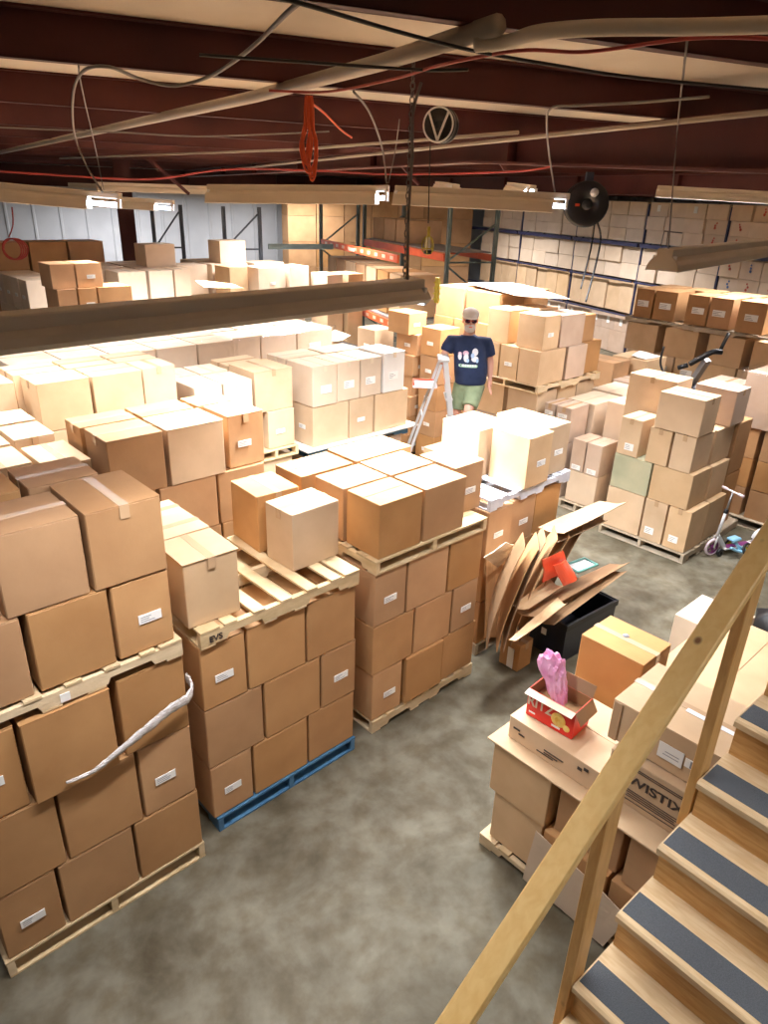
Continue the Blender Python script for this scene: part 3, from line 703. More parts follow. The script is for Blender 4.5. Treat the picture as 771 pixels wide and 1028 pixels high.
# --- P3
P3 = 'stack right of the blue pallet'; Y = 3.34; D1, D2 = Y+.42, Y+.84
pallet(3.12, Y, 0, 1.26, 1.0, .125, 'wood', 'X', 'plain wood pallet on the floor under the stack right of the blue pallet')
layer(P3, 0, .13, .595, [[(3.11, 3.455, Y, D1, {'ship': 'y'}), (3.475, 3.935, Y-.02, D1), (3.94, 4.38, Y, D1)], [(3.11, 3.73, D1, D2), (3.735, 4.38, D1, D2)]])
layer(P3, 1, .595, 1.05, [[(3.10, 3.56, Y, D1), (3.565, 4.02, Y, D1), (4.025, 4.36, Y, D1, {'ship': 'y'})], [(3.11, 3.73, D1, D2), (3.735, 4.36, D1, D2)]])
layer(P3, 2, 1.05, 1.52, [[(3.10, 3.45, Y, D1, {'ship': 'y'}), (3.46, 3.935, Y, D1), (3.94, 4.37, Y, D1)], [(3.11, 3.73, D1, D2), (3.735, 4.37, D1, D2)]])
pallet(3.10, Y-.01, 1.52, 1.27, 1.10, .115, 'wood', 'Y', 'wood pallet between the layers of the stack right of the blue pallet')
layer(P3, 3, 1.635, 2.08, [[(3.13, 3.585, Y, Y+.385), (3.60, 4.08, Y, Y+.37), (4.12, 4.50, Y+.17, Y+.60, {'ship': 'y', 'mat': 'brown'})],
                           [(3.12, 3.585, Y+.40, Y+.76), (3.60, 4.10, Y+.39, Y+.78)], [(3.02, 3.56, Y+.79, Y+1.16), (3.59, 4.25, Y+.80, Y+1.2)]], mat='brown', top=True)

# --- P4 / P5: second row
P4 = 'low stack behind nearest left stack'
for li, (z0, z1) in enumerate(((.13, .6), (.6, 1.1), (1.1, 1.65))): layer(P4, li, z0, z1, [[(1.0, 1.40, 5.1, 5.5), (1.405, 1.80, 5.1, 5.5)]])
pallet(.9, 5.1, 0, .92, .65, .13, 'wood', 'X', 'pallet under the low stack behind the nearest left stack')
layer(P4, 3, 1.65, 2.23, [[(1.02, 1.44, 5.28, 5.75), (1.46, 1.80, 5.09, 5.66)], [(1.06, 1.45, 5.8, 6.22), (1.48, 1.81, 5.86, 6.3)], [(1.1, 1.46, 6.28, 6.66), (1.5, 1.82, 6.35, 6.75)]], mat='tan', tp=True, top=True)
for (a, b_, c) in ((1.06, 1.45, 5.8), (1.48, 1.81, 5.86), (1.1, 1.46, 6.28), (1.5, 1.82, 6.35)):
    carton(a, b_, c, c+.38, .6, 1.65, 'tall plain carton inside the low stack behind the nearest left stack', 'hidden lower cartons of the low left stack', 'brown', tp=False)
    carton(a, b_, c, c+.38, 0, .6, 'tall plain carton inside the low stack behind the nearest left stack', 'hidden lower cartons of the low left stack', 'brown', tp=False)
P5 = 'stack behind the blue pallet stack'; Y = 4.90
pallet(1.86, Y, 0, 1.25, 1.0, .13, 'wood', 'Y', 'pallet under the tall stack behind the blue pallet stack')
f5 = [[(1.86, 2.25, Y, Y+.4), (2.255, 2.74, Y, Y+.4), (2.745, 3.2, Y, Y+.4)]]
for li, (z0, z1) in enumerate(((.13, .57), (.57, 1.03), (1.03, 1.48))): layer(P5, li, z0, z1, f5)
layer(P5, 3, 1.48, 1.935, [[(1.86, 2.20, Y+.02, Y+.42), (2.21, 2.72, Y, Y+.4), (2.73, 3.2, Y, Y+.4)], [(1.86, 2.5, Y+.42, Y+.76), (2.51, 3.2, Y+.41, Y+.76)]])
layer(P5, 4, 1.935, 2.40, [[(1.84, 2.295, Y, Y+.43), (2.31, 2.82, Y-.01, Y+.42, {'mat': 'tan', 'sag': .016, 'tp': False}), (2.865, 3.23, Y+.03, Y+.44, {'ship': 'y', 'sag': .01})], [(1.82, 2.30, Y+.44, Y+.76), (2.32, 2.80, Y+.43, Y+.78), (2.83, 3.2, Y+.45, Y+.78)]], mat='brown', tp=True, top=True)
# --- C third row, G and P6
C_ = 'long left row under nearest light'; Y = 6.85
pallet(1.98, Y+.02, 0, 1.4, 1.1, .13, 'wood', 'Y', 'pallet under the long left row')
fc = [[(2.0, 2.5, Y, Y+.45), (2.51, 3.02, Y, Y+.45), (3.03, 3.42, Y, Y+.45)]]
for li, (z0, z1) in enumerate(((.13, .57), (.57, 1.03), (1.03, 1.48), (1.48, 1.93))): layer(C_, li, z0, z1, fc, mat='tan')
layer(C_, 4, 1.93, 2.40, [[(2.0, 2.51, Y, Y+.45), (2.525, 3.045, Y, Y+.45), (3.06, 3.44, Y+.05, Y+.45)], [(1.95, 2.45, Y+.47, Y+.93), (2.47, 2.96, Y+.47, Y+.93), (2.98, 3.44, Y+.47, Y+.93)]], mat='tan', top=True, tp=True)
layer('end of the long left row', 4, 1.93, 2.39, [[(1.5, 1.9, Y+.25, Y+.65), (1.45, 1.85, Y+.7, Y+1.1)]], mat='tan', top=True)
layer('end of the long left row', 3, 0, 1.93, [[(1.5, 1.9, Y+.25, Y+.65), (1.45, 1.85, Y+.7, Y+1.1)]], mat='tan')
G_ = 'stack left of four labelled cartons'; Y = 6.90
pallet(3.62, Y, 0, 1.3, .6, .13, 'wood', 'Y', 'pallet under the stack left of the four labelled cartons')
for li, (z0, z1) in enumerate(((.13, .6), (.6, 1.06))): layer(G_, li, z0, z1, [[(3.62, 4.0, Y, Y+.42), (4.01, 4.39, Y, Y+.42), (4.4, 4.92, Y, Y+.42)]], mat='tan')
pallet(4.33, Y-.03, 1.07, .66, .66, .125, 'wood', 'Y', 'short wood pallet end below the label beside the whitish board', nb=5)
layer(G_, 2, 1.06, 1.64, [[(3.62, 3.98, Y, Y+.42), (3.99, 4.32, Y, Y+.42)]], mat='tan')
layer(G_, 2, 1.20, 1.67, [[(4.57, 4.97, Y, Y+.42, {'ship': 'y', 'desc': 'tan carton with large white label on the short wood pallet'})]], mat='tan')
layer(G_, 3, 1.64, 2.11, [[(3.63, 3.985, Y, Y+.55), (3.995, 4.38, Y, Y+.5, {'ship': 'y'})], [(3.6, 4.0, Y+.56, Y+1.0), (4.02, 4.4, Y+.56, Y+1.0)]], mat='pale', top=True, tp=True)
carton(4.42, 4.98, Y+.03, Y+.62, 1.67, 2.17, 'big pale carton with a sagging bright top left of the four labelled cartons', 'cartons of the %s' % G_, 'tan', sag=.012)
carton(4.45, 5.0, Y+.66, Y+1.1, 1.67, 2.13, 'carton behind the big pale carton with a sagging bright top', 'cartons of the %s' % G_, 'tan')
carton(4.45, 5.0, Y+.66, Y+1.1, .8, 1.67, 'plain carton low behind the short wood pallet', 'cartons of the %s' % G_, 'tan')
carton(4.45, 5.0, Y+.66, Y+1.1, 0, .8, 'plain carton at the floor behind the short wood pallet', 'cartons of the %s' % G_, 'tan')
P6 = 'stack on the whitish board'; Y = 6.95
pallet(5.2, Y, 0, 1.8, 1.1, .13, 'blue', 'Y', 'pallet on the floor under the stack on the whitish board')
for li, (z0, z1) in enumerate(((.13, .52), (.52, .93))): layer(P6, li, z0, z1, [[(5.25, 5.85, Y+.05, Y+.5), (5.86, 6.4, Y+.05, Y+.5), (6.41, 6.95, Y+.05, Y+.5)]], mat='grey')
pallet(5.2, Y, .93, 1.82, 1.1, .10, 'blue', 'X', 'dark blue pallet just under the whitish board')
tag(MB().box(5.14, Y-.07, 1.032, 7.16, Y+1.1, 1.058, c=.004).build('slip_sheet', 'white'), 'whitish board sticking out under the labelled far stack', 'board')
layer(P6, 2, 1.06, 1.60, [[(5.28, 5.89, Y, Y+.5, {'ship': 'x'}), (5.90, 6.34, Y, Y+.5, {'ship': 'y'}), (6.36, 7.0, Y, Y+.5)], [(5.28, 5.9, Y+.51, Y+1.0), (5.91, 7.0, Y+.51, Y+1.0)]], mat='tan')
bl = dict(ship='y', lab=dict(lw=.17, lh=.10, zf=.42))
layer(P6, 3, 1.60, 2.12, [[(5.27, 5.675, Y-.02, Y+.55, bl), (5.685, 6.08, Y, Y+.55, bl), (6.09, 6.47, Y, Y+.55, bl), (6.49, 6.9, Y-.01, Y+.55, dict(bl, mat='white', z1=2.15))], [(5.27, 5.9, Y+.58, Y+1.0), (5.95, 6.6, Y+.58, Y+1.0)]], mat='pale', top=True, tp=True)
# --- D and H fourth row, wrapped in film
D_ = 'film-wrapped left row'; Y = 8.25
layer(D_, 3, 1.2, 1.75, [[(2.2+.56*k, 2.75+.56*k, Y, Y+.45) for k in range(5)]], mat='pale', cut=2)
layer(D_, 0, .0, 1.2, [[(2.2+.93*k, 3.12+.93*k, Y+.02, Y+.9) for k in range(3)]], mat='pale', cut=2)
for r_ in range(3):
    layer(D_, 4, 1.75, 2.28, [[]]*r_+[[(2.2+.56*k, 2.75+.56*k, Y+.5*r_, Y+.49+.5*r_, {'ship': 'y'} if r_ == 0 and k == 4 else {}) for k in range(5)]], mat='pale', top=True, cut=2)
for r_ in (1, 2):
    layer(D_, 3, 0.6, 1.75, [[]]*r_+[[(2.2+.56*k, 2.75+.56*k, Y+.9 if r_ == 1 else Y+1.0+.01, Y+.99 if r_ == 1 else Y+1.49) for k in range(5)]] if r_ == 2 else [], mat='pale', cut=0)
def wrap(x0, y0, z0, x1, y1, z1, label):
    bm = bmesh.new(); bmesh.ops.create_cube(bm, size=1)
    bmesh.ops.delete(bm, geom=[f for f in bm.faces if f.normal.z < -.5], context='FACES')
    bmesh.ops.subdivide_edges(bm, edges=bm.edges[:], cuts=14, use_grid_fill=True)
    for v in bm.verts:
        c = v.co; v.co = Vector((x0+(c.x+.5)*(x1-x0), y0+(c.y+.5)*(y1-y0), z0+(c.z+.5)*(z1-z0))) + Vector([random.uniform(-.008, .008) for _ in range(3)])
    me = bpy.data.meshes.new('stretch_wrap'); bm.to_mesh(me); bm.free(); me.materials.append(M['film'])
    for p in me.polygons: p.use_smooth = True
    o = bpy.data.objects.new('stretch_wrap', me); COL.objects.link(o); return tag(o, label, 'plastic film')
wrap(2.18, Y-.025, 1.2, 5.02, Y+1.52, 2.305, 'shiny stretch film over the left row under the strip light')
H_ = 'film-wrapped stack beyond nearest light'; Y = 8.8
pallet(5.05, Y+.02, 0, 2.0, 1.1, .13, 'wood', 'Y', 'pallet under the film-wrapped stack at the end of the strip light')
layer(H_, 0, .13, .8, [[(5.1, 5.75, Y, Y+.5), (5.76, 6.4, Y, Y+.5), (6.41, 7.1, Y, Y+.5)]], mat='pale', cut=0)
layer(H_, 2, .8, 1.5, [[(5.1, 5.75, Y, Y+.5), (5.76, 6.4, Y, Y+.5), (6.41, 7.1, Y, Y+.5)]], mat='pale', cut=2)
layer(H_, 3, 1.5, 2.18, [[(5.1, 5.75, Y, Y+.55), (5.76, 6.4, Y, Y+.55), (6.41, 7.1, Y, Y+.55, {'ship': 'y', 'lab': dict(lw=.22, lh=.14, zf=.6)})], [(5.0, 5.7, Y+.6, Y+1.1), (5.75, 6.4, Y+.6, Y+1.1), (6.45, 7.05, Y+.6, Y+1.1)]], mat='pale', top=True)
wrap(5.08, Y-.03, .8, 7.14, Y+1.12, 2.2, 'stretch film around the stack at the end of the strip light')

# --- P9 stack behind the flattened cardboard
P9 = 'stack behind flattened cardboard heap'; X = 5.0
pallet(4.62, 3.50, 0, 1.2, 1.0, .13, 'wood_old', 'Y', 'pallet under the stack behind the flattened cardboard heap')
layer(P9, 0, .13, .6, [[(4.62, 5.0, 3.5, 3.95), (5.01, 5.4, 3.5, 3.95), (5.41, 5.8, 3.5, 3.95)]])
layer(P9, 1, .6, 1.1, [[(4.62, 5.0, 3.5, 3.95), (5.01, 5.4, 3.5, 3.95), (5.41, 5.8, 3.5, 3.95)]])
layer(P9, 2, 1.1, 1.56, [[(4.58, 4.95, 3.47, 3.92, {'ship': 'y'}), (4.965, 5.34, 3.5, 3.95, {'ship': 'y'}), (5.35, 5.78, 3.52, 3.95)], [(4.6, 5.2, 3.96, 4.4), (5.21, 5.78, 3.97, 4.4)]])
pallet(4.60, 3.48, 1.56, 1.23, 1.05, .115, 'slate', 'X', 'whitish painted slatted pallet on the stack behind the flattened cardboard')
carton(5.02, 5.40, 3.44, 3.88, 1.675, 2.17, 'near labelled carton of the three on the whitish slatted pallet', 'three cartons on the whitish slatted pallet', 'tan', ship='y', rot=R(1), tp=False)
carton(5.42, 5.80, 3.52, 4.16, 1.675, 2.17, 'right labelled carton of the three on the whitish slatted pallet', 'three cartons on the whitish slatted pallet', 'tan', ship='y', rot=R(-1), tp=False)
carton(4.90, 5.38, 3.91, 4.40, 1.675, 2.15, 'left carton of the three on the whitish slatted pallet', 'three cartons on the whitish slatted pallet', 'tan', tp=False)

# --- N right of the man
N_ = 'stack right of the man'; X = 8.35
pallet(8.3, 5.68, 0, 1.55, 1.15, .13, 'wood_old', 'X', 'pallet on the floor under the stack right of the man')
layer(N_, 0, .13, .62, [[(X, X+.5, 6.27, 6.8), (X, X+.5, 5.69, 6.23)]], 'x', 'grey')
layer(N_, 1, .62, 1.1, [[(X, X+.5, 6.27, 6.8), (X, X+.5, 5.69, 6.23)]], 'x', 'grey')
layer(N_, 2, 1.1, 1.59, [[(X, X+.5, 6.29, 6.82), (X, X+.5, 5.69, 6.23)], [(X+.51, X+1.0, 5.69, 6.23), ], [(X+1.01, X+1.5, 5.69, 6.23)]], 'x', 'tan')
pallet(8.26, 5.64, 1.59, 1.62, 1.2, .115, 'wood', 'X', 'raised wood pallet halfway up the stack right of the man')
layer(N_, 3, 1.705, 2.185, [[(8.27, 8.75, 6.39, 6.74), (8.27, 8.75, 6.04, 6.38, {'ship': 'x'}), (8.25, 8.89, 5.66, 6.03)], [(8.91, 9.42, 5.64, 6.1, {'mat': 'grey'})], [(9.43, 9.9, 5.70, 6.1, {'mat': 'brown'})]], 'x', 'tan')
layer(N_, 4, 2.185, 2.66, [[(8.30, 8.72, 6.28, 6.69), (8.30, 8.69, 5.68, 6.14, {'ship': 'y'})], [(8.71, 9.30, 5.67, 6.08, {'mat': 'grey', 'z1': 2.64}), (8.76, 9.3, 6.15, 6.6)], [(9.32, 9.73, 5.76, 6.1, {'mat': 'brown', 'z1': 2.58})]], 'x', 'tan', top=True, tp=False)
# --- M behind the man
M_ = 'stack behind the man'
pallet(8.68, 6.87, 0, .74, 1.28, .13, 'wood_old', 'X', 'pallet under the stack behind the man')
for li, (z0, z1) in enumerate(((.13, .6), (.6, 1.05), (1.05, 1.5), (1.5, 1.92), (1.92, 2.33))):
    layer(M_, li, z0, z1, [[(8.7, 9.2, 7.72, 8.15, {'ship': 'x'} if li == 4 else {}), (8.7, 9.2, 7.27, 7.70), (8.7, 9.2, 6.86, 7.25)]], 'x', 'brown')
carton(8.74, 9.3, 7.55, 8.14, 2.33, 2.80, 'brown carton high behind the man beside the yellow guard', 'big cartons high behind the man', 'brown', tp=True)
carton(8.76, 9.4, 6.86, 7.53, 2.33, 2.79, 'big brown carton directly behind the head of the man', 'big cartons high behind the man', 'brown', tp=False)
carton(9.45, 10.1, 6.9, 7.53, 2.2, 2.79, 'big brown carton under the loose sheet behind the man', 'big cartons high behind the man', 'brown', tp=False)
for z0 in (0, .73, 1.46): carton(9.45, 10.1, 6.9, 7.53, z0+.002, z0+.735, 'large plain carton in the column under the loose sheet', 'column under the loose sheet', 'brown', tp=False)
def sheet(pts, th, mat, label, name='cardboard_sheet', curl=.0, group=None, n=8, cat='cardboard'):
    """bent quad sheet: four corners in order; a grid of n x n with a gentle curl along its normal"""
    a, b_, c, d = [Vector(p) for p in pts]; nr = (b_-a).cross(d-a).normalized(); vs = []; fs = []
    for side in (0, 1):
        for j in range(n+1):
            for i in range(n+1):
                u, v = i/n, j/n; p = a*(1-u)*(1-v)+b_*u*(1-v)+c*u*v+d*(1-u)*v
                p = p+nr*(curl*(4*(u-.5)**2-1)*(.6+.4*v)+th*side+.004*math.sin(u*9+v*5))
                vs.append(p)
    q = (n+1)*(n+1)
    for j in range(n):
        for i in range(n):
            k = j*(n+1)+i; fs.append((k, k+1, k+n+2, k+n+1)); fs.append((q+k, q+k+n+1, q+k+n+2, q+k+1))
    for i in range(n):
        for (s, e) in ((i, i+1), (n*(n+1)+i, n*(n+1)+i+1), (i*(n+1), (i+1)*(n+1)), (i*(n+1)+n, (i+1)*(n+1)+n)): fs.append((s, e, q+e, q+s))
    o = MB().add(vs, fs).build(name, mat); tag(o, label, cat, group); return o
sheet([atz(467, 285, 2.83), atz(517, 297, 2.80), atz(572, 301, 2.83), atz(512, 284, 2.83)], .012, 'pale', 'large loose cardboard sheet lying over the stack behind the man', curl=-.02)
layer('small pile beyond the loose sheet', 4, 2.0, 2.5, [[(10.6, 11.3, 9.0, 9.9), (10.6, 11.3, 8.1, 8.95)]], 'x', 'tan', top=True)
layer('small pile beyond the loose sheet', 0, 0, 1.0, [[(10.6, 11.3, 9.0, 9.9), (10.6, 11.3, 8.1, 8.95)]], 'x', 'tan')
layer('small pile beyond the loose sheet', 2, 1.0, 2.0, [[(10.6, 11.3, 9.0, 9.9), (10.6, 11.3, 8.1, 8.95)]], 'x', 'tan')
# yellow guard post by the strip light end
yg = atz(438, 285, 2.6)
# column left of the man
K_ = 'column of small cartons left of the man'
zz = 2.40; k = 0
cols = [(8.05, 8.06, 0), (8.18, 7.98, 1), (8.12, 8.0, 0), (8.16, 8.04, 1), (8.1, 8.0, 0), (8.12, 8.0, 1), (8.1, 8.02, 0)]
for k, (cx_, cy_, s_) in enumerate(cols):
    z1 = 2.40-.335*k; z0 = max(z1-.335, 0)
    carton(cx_, cx_+.42, cy_, cy_+.5, z0, z1, ['topmost', 'second', 'third', 'fourth', 'fifth', 'sixth', 'bottom'][k]+' small carton from the top in the '+K_, 'cartons of the '+K_, 'brown', ship='x' if s_ else 'y', tp=False)
for k in range(5):
    z1 = 2.22-.44*k
    carton(8.2, 8.66, 7.50, 7.93, max(z1-.44, 0), z1, ['topmost', 'second', 'third', 'fourth', 'bottom'][k]+' larger carton between the small column and the man', 'larger cartons between the small column and the man', 'brown', ship='x', tp=False)
for k in range(4):
    z1 = 2.05-.5*k
    carton(7.95, 8.4, 8.75, 9.2, z1-.5, z1, ['topmost', 'second', 'third', 'bottom'][k]+' pale carton left of the small carton column', 'pale cartons left of the small carton column', 'tan', ship='x', tp=False)
carton(8.0, 8.4, 8.75, 9.15, 0, .05, 'flat carton piece under the pale cartons', None, 'tan', tp=False) if 0 else None

# --- P7 stack beside the scooters (front faces -X)
P7 = 'stack beside the scooters'; X = 8.12
pallet(X-.02, 3.08, 0, 1.1, 1.2, .125, 'wood_old', 'X', 'grey wood pallet on the floor under the stack beside the scooters')
sl = dict(ship='x', lab=dict(lw=.12, lh=.09, zf=.25), tp=True, axis='x')
layer(P7, 0, .13, .69, [[(X, X+.5, 3.73, 4.26), (X, X+.5, 3.41, 3.72, sl), (X, X+.5, 3.10, 3.40, sl)], [(X+.51, X+1.0, 3.10, 3.6)]], 'x', 'tan')
layer(P7, 1, .69, 1.15, [[(X, X+.5, 3.72, 4.25, {'mat': 'green_tint'}), (X, X+.5, 3.18, 3.71)], [(X+.51, X+1.0, 3.17, 3.65)]], 'x', 'tan')
layer(P7, 2, 1.15, 1.605, [[(X, X+.46, 3.94, 4.24, dict(sl, z1=1.64)), (X, X+.5, 3.545, 3.84, dict(tp=True, axis='x')), (X, X+.5, 3.24, 3.53, dict(tp=True, axis='x'))], [(X+.51, X+1.05, 3.22, 3.8)]], 'x', 'tan')
carton(X-.02, X+.42, 3.23, 3.80, 1.61, 2.06, 'big tan carton on top of the stack beside the scooters', 'top cartons of the stack beside the scooters', 'tan', tp=True, axis='y', rot=R(.5))
carton(X+.75, X+1.17, 3.18, 3.72, 1.61, 2.06, 'carton with a small white patch behind the top of the scooter stack', 'top cartons of the stack beside the scooters', 'grey', tp=True, axis='y')
carton(X+.5, X+.95, 3.83, 4.5, 1.15, 2.08, 'tall tan carton behind the top left of the scooter stack', 'top cartons of the stack beside the scooters', 'tan', tp=True, axis='x')
carton(X+.52, X+.95, 3.83, 4.5, 0.13, 1.14, 'lower tall carton behind the scooter stack', 'top cartons of the stack beside the scooters', 'tan', tp=False)
carton(X+1.06, X+1.5, 3.18, 3.7, .9, 1.6, 'shaded carton far right in the scooter stack', 'far side cartons of the scooter stack', 'brown', tp=False)
carton(X+1.06, X+1.5, 3.18, 3.7, .13, .89, 'shaded carton low at the far right of the scooter stack', 'far side cartons of the scooter stack', 'brown', tp=False)
tag(MB().box(X+1.10, 3.1, 0, X+1.66, 3.75, .12, c=.01).build('pallet_block', 'wood_old'), 'low wooden platform under the far side of the scooter stack', 'platform') 
# --- Q pair of pale boxes left of P7
Q_ = 'pale stack left of scooter stack'; X = 8.44
pallet(X-.02, 4.60, 0, .8, .55, .12, 'wood_old', 'X', 'small pallet under the pale stack left of the scooter stack', nb=5)
ql = dict(ship='x', lab=dict(lw=.14, lh=.07, zf=.12))
layer(Q_, 0, .13, .6, [[(X, X+.42, 4.60, 5.08)]], 'x', 'pale')
layer(Q_, 1, .6, 1.06, [[(X, X+.42, 4.85, 5.08, ql), (X, X+.42, 4.60, 4.845, ql)]], 'x', 'grey')
layer('group left of tall pale column', 2, .95, 1.46, [[(X, X+.46, 5.43, 5.62, dict(ship='x', lab=dict(lw=.13, zf=.75))), (X, X+.46, 5.16, 5.42, dict(ship='x', lab=dict(lw=.15, zf=.75)))]], 'x', 'grey', top=True, tp=True)
layer('group left of tall pale column', 0, 0, .95, [[(X, X+.46, 5.16, 5.62)]], 'x', 'grey')
layer('group left of tall pale column', 2, .95, 1.45, [[], [(8.95, 9.7, 5.1, 5.58)], [(9.8, 10.5, 5.1, 5.7)]], 'x', 'pale', top=True, tp=True)
layer('group left of tall pale column', 0, 0, .95, [[], [(8.95, 9.7, 5.1, 5.58)], [(9.8, 10.5, 5.1, 5.7)]], 'x', 'pale')
carton(9.0, 9.45, 4.42, 4.96, .75, 1.54, 'tall pale carton rising behind the pale stack left of the scooters', 'pale column behind the scooter stack', 'pale')
carton(9.0, 9.45, 4.42, 4.96, 0, .75, 'lower carton of the pale column behind the scooter stack', 'pale column behind the scooter stack', 'pale')
carton(9.8, 10.4, 4.3, 5.05, .7, 1.52, 'pale carton with shiny tape behind the pale column', 'pale column behind the scooter stack', 'pale')
carton(9.8, 10.4, 4.3, 5.05, 0, .7, 'carton beneath the pale one with shiny tape', 'pale column behind the scooter stack', 'pale')
# --- R scattered cartons on the way to the rack wall
def carton_px(px, py, z1, w, d, h, label, mat='tan', ship=None, group='scattered cartons before the rack wall', **kw):
    p = atz(px, py, z1)          # nearest top corner (small x, small y)
    return carton(p.x, p.x+w, p.y, p.y+d, z1-h, z1, label, group, mat, ship, **kw)
for (px_, py_, z_, w_, d_, mt_, lab, lab2) in ((632, 384, 1.05, .6, .62, 'grey', 'low pale carton left of the grey machine', 'lower carton beneath the low pale carton left of the machine'),
        (655, 372, 1.05, .5, .6, 'tan', 'low tan carton with shiny top left of the machine', 'lower carton beneath the shiny-topped tan carton'),
        (650, 363, 1.35, .8, .75, 'tan', 'tan carton with torn white sheet on top below the rack wall', 'lower carton beneath the torn white sheet'),
        (617, 365, 1.35, .6, .7, 'brown', 'brown carton at the corner of the tall stack right of the man', 'lower carton at the corner of the tall stack'),
        (655, 393, .95, .5, .5, 'pale', 'small pale carton beside the scooter stack top', 'lower carton beneath the small pale one beside the scooter stack')):
    carton_px(px_, py_, z_, w_, d_, .5, lab, mt_, tp=True)
    p = atz(px_, py_, z_); carton(p.x, p.x+w_, p.y, p.y+d_, 0, z_-.502, lab2, 'scattered cartons before the rack wall', 'tan', tp=False)
p = atz(655, 362, 1.21); sheet([atz(634, 357, 1.38), atz(648, 361, 1.36), atz(664, 358, 1.365), atz(642, 352, 1.385)], .006, 'white', 'torn white sheet lying on a carton below the rack wall', 'torn_sheet')
# --- S stack before the rack wall
S_ = 'long stack before the rack wall'; X = 14.1
def Sx(y0, y1, **k): return (X, X+.75, y0, y1, k)
pallet(X, 4.6, 0, 1.1, 3.0, .12, 'wood_old', 'X', 'low pallets on the floor under the long stack before the rack wall')
bl2 = dict(ship='x', lab=dict(lw=.24, lh=.12, zf=.5))
layer(S_, 0, .12, .75, [[Sx(6.75, 7.5), Sx(6.0, 6.73), Sx(5.3, 5.98), Sx(4.6, 5.28)]], 'x', 'brown')
layer(S_, 1, .75, 1.28, [[Sx(6.98, 7.5), Sx(6.45, 6.96, **bl2), Sx(5.9, 6.43, **bl2), Sx(5.2, 5.88), Sx(4.6, 5.18)]], 'x', 'tan')
layer(S_, 2, 1.28, 1.84, [[Sx(6.9, 7.6), Sx(6.05, 6.75), Sx(5.15, 5.85), Sx(4.2, 5.0)]], 'x', 'tan')
pallet(X-.05, 4.1, 1.84, 1.1, 3.55, .11, 'wood_old', 'Y', 'long pallet between the two upper layers of the stack before the rack wall', nb=9)
layer(S_, 3, 1.95, 2.52, [[Sx(7.12, 7.52, **bl2), Sx(6.62, 7.1, **bl2), Sx(5.98, 6.42, **bl2), Sx(5.52, 5.96, **bl2), Sx(4.9, 5.42, **bl2)], [(X+.76, X+1.4, 7.0, 7.5), (X+.76, X+1.4, 6.2, 6.9), (X+.76, X+1.4, 5.4, 6.1), (X+.76, X+1.4, 4.7, 5.3)]], 'x', 'brown', top=True)
layer('right edge stack before rack wall', 0, 0, .95, [[(13.3, 13.9, 3.7, 4.3)]], 'x', 'brown')
layer('right edge stack before rack wall', 1, .95, 1.8, [[(13.3, 13.9, 3.7, 4.3)]], 'x', 'brown')
layer('right edge stack before rack wall', 2, 1.8, 2.4, [[(13.3, 13.9, 3.7, 4.3, bl2)]], 'x', 'brown', top=True)
# --- T wrapped stack at the right edge
T_ = 'film-wrapped stack at right edge'
pallet(9.85, 2.35, 0, 1.2, 1.8, .13, 'wood_old', 'X', 'pallet under the film-wrapped stack at the right edge')
for li, (z0, z1) in enumerate(((.13, .55), (.55, .97), (.97, 1.39))):
    layer(T_, li, z0, z1, [[(9.9, 10.5, 3.15, 3.75), (9.9, 10.5, 2.4, 3.1, {'ship': 'x'} if li == 2 else {})]], 'x', 'brown')
layer(T_, 3, 1.39, 1.86, [[(9.88, 10.6, 3.62, 4.1)]], 'x', 'grey', top=True, tp=True)
layer(T_, 3, 1.39, 2.12, [[(9.88, 10.9, 2.4, 3.5, {'desc': 'large pale wrapped carton at the top of the stack on the right edge'})]], 'x', 'grey')
wrap(9.84, 2.36, 1.0, 10.95, 3.56, 2.15, 'dull stretch film over the large pale carton at the right edge')
# --- F far left stacks (below the black rack frame)
F_ = 'far left stack nearest viewer'
layer(F_, 0, 0, 1.1, [[(3.85, 4.45, 11.4, 12.0), (4.46, 5.1, 11.4, 12.0)]], mat='pale', cut=0)
layer(F_, 1, 1.1, 1.7, [[(3.87, 4.4, 11.4, 12.0), (4.42, 5.05, 11.4, 12.0)]], mat='pale', cut=0)
layer(F_, 2, 1.7, 2.2, [[(3.87, 4.4, 11.4, 12.0), (4.42, 5.05, 11.4, 12.0)]], mat='brown', cut=2)
layer(F_, 3, 2.2, 2.64, [[(3.87, 4.17, 11.4, 11.95), (4.18, 4.48, 11.4, 11.95, {'ship': 'y'}), (4.49, 5.05, 11.4, 11.95)]], mat='brown', cut=2)
layer(F_, 4, 2.64, 3.0, [[(3.83, 4.2, 11.45, 11.95), (4.21, 4.62, 11.45, 11.95, {'ship': 'y'})]], mat='brown', top=True, cut=2)
F2_ = 'far left row with labelled ends'
for r_ in range(4):
    layer(F2_, 3, 2.1, 2.62, [[(3.9, 4.5, 12.9+.42*r_, 13.3+.42*r_, {'ship': 'x', 'desc': ['nearest', 'second nearest', 'third nearest', 'farthest'][r_]+' pale carton of the labelled row at the far left'})]], 'x', 'pale', top=True, cut=2)
    layer(F2_, 2, 1.5, 2.1, [[(3.9, 4.5, 12.9+.42*r_, 13.3+.42*r_, {'ship': 'x', 'desc': ['nearest', 'second nearest', 'third nearest', 'farthest'][r_]+' pale carton in the lower labelled row at the far left'})]], 'x', 'pale', cut=2)
carton(3.9, 4.5, 12.9, 14.6, 0, 1.5, 'long pale carton beneath the labelled far left row', None, 'pale', tp=False)
F3_ = 'far left middle stack'
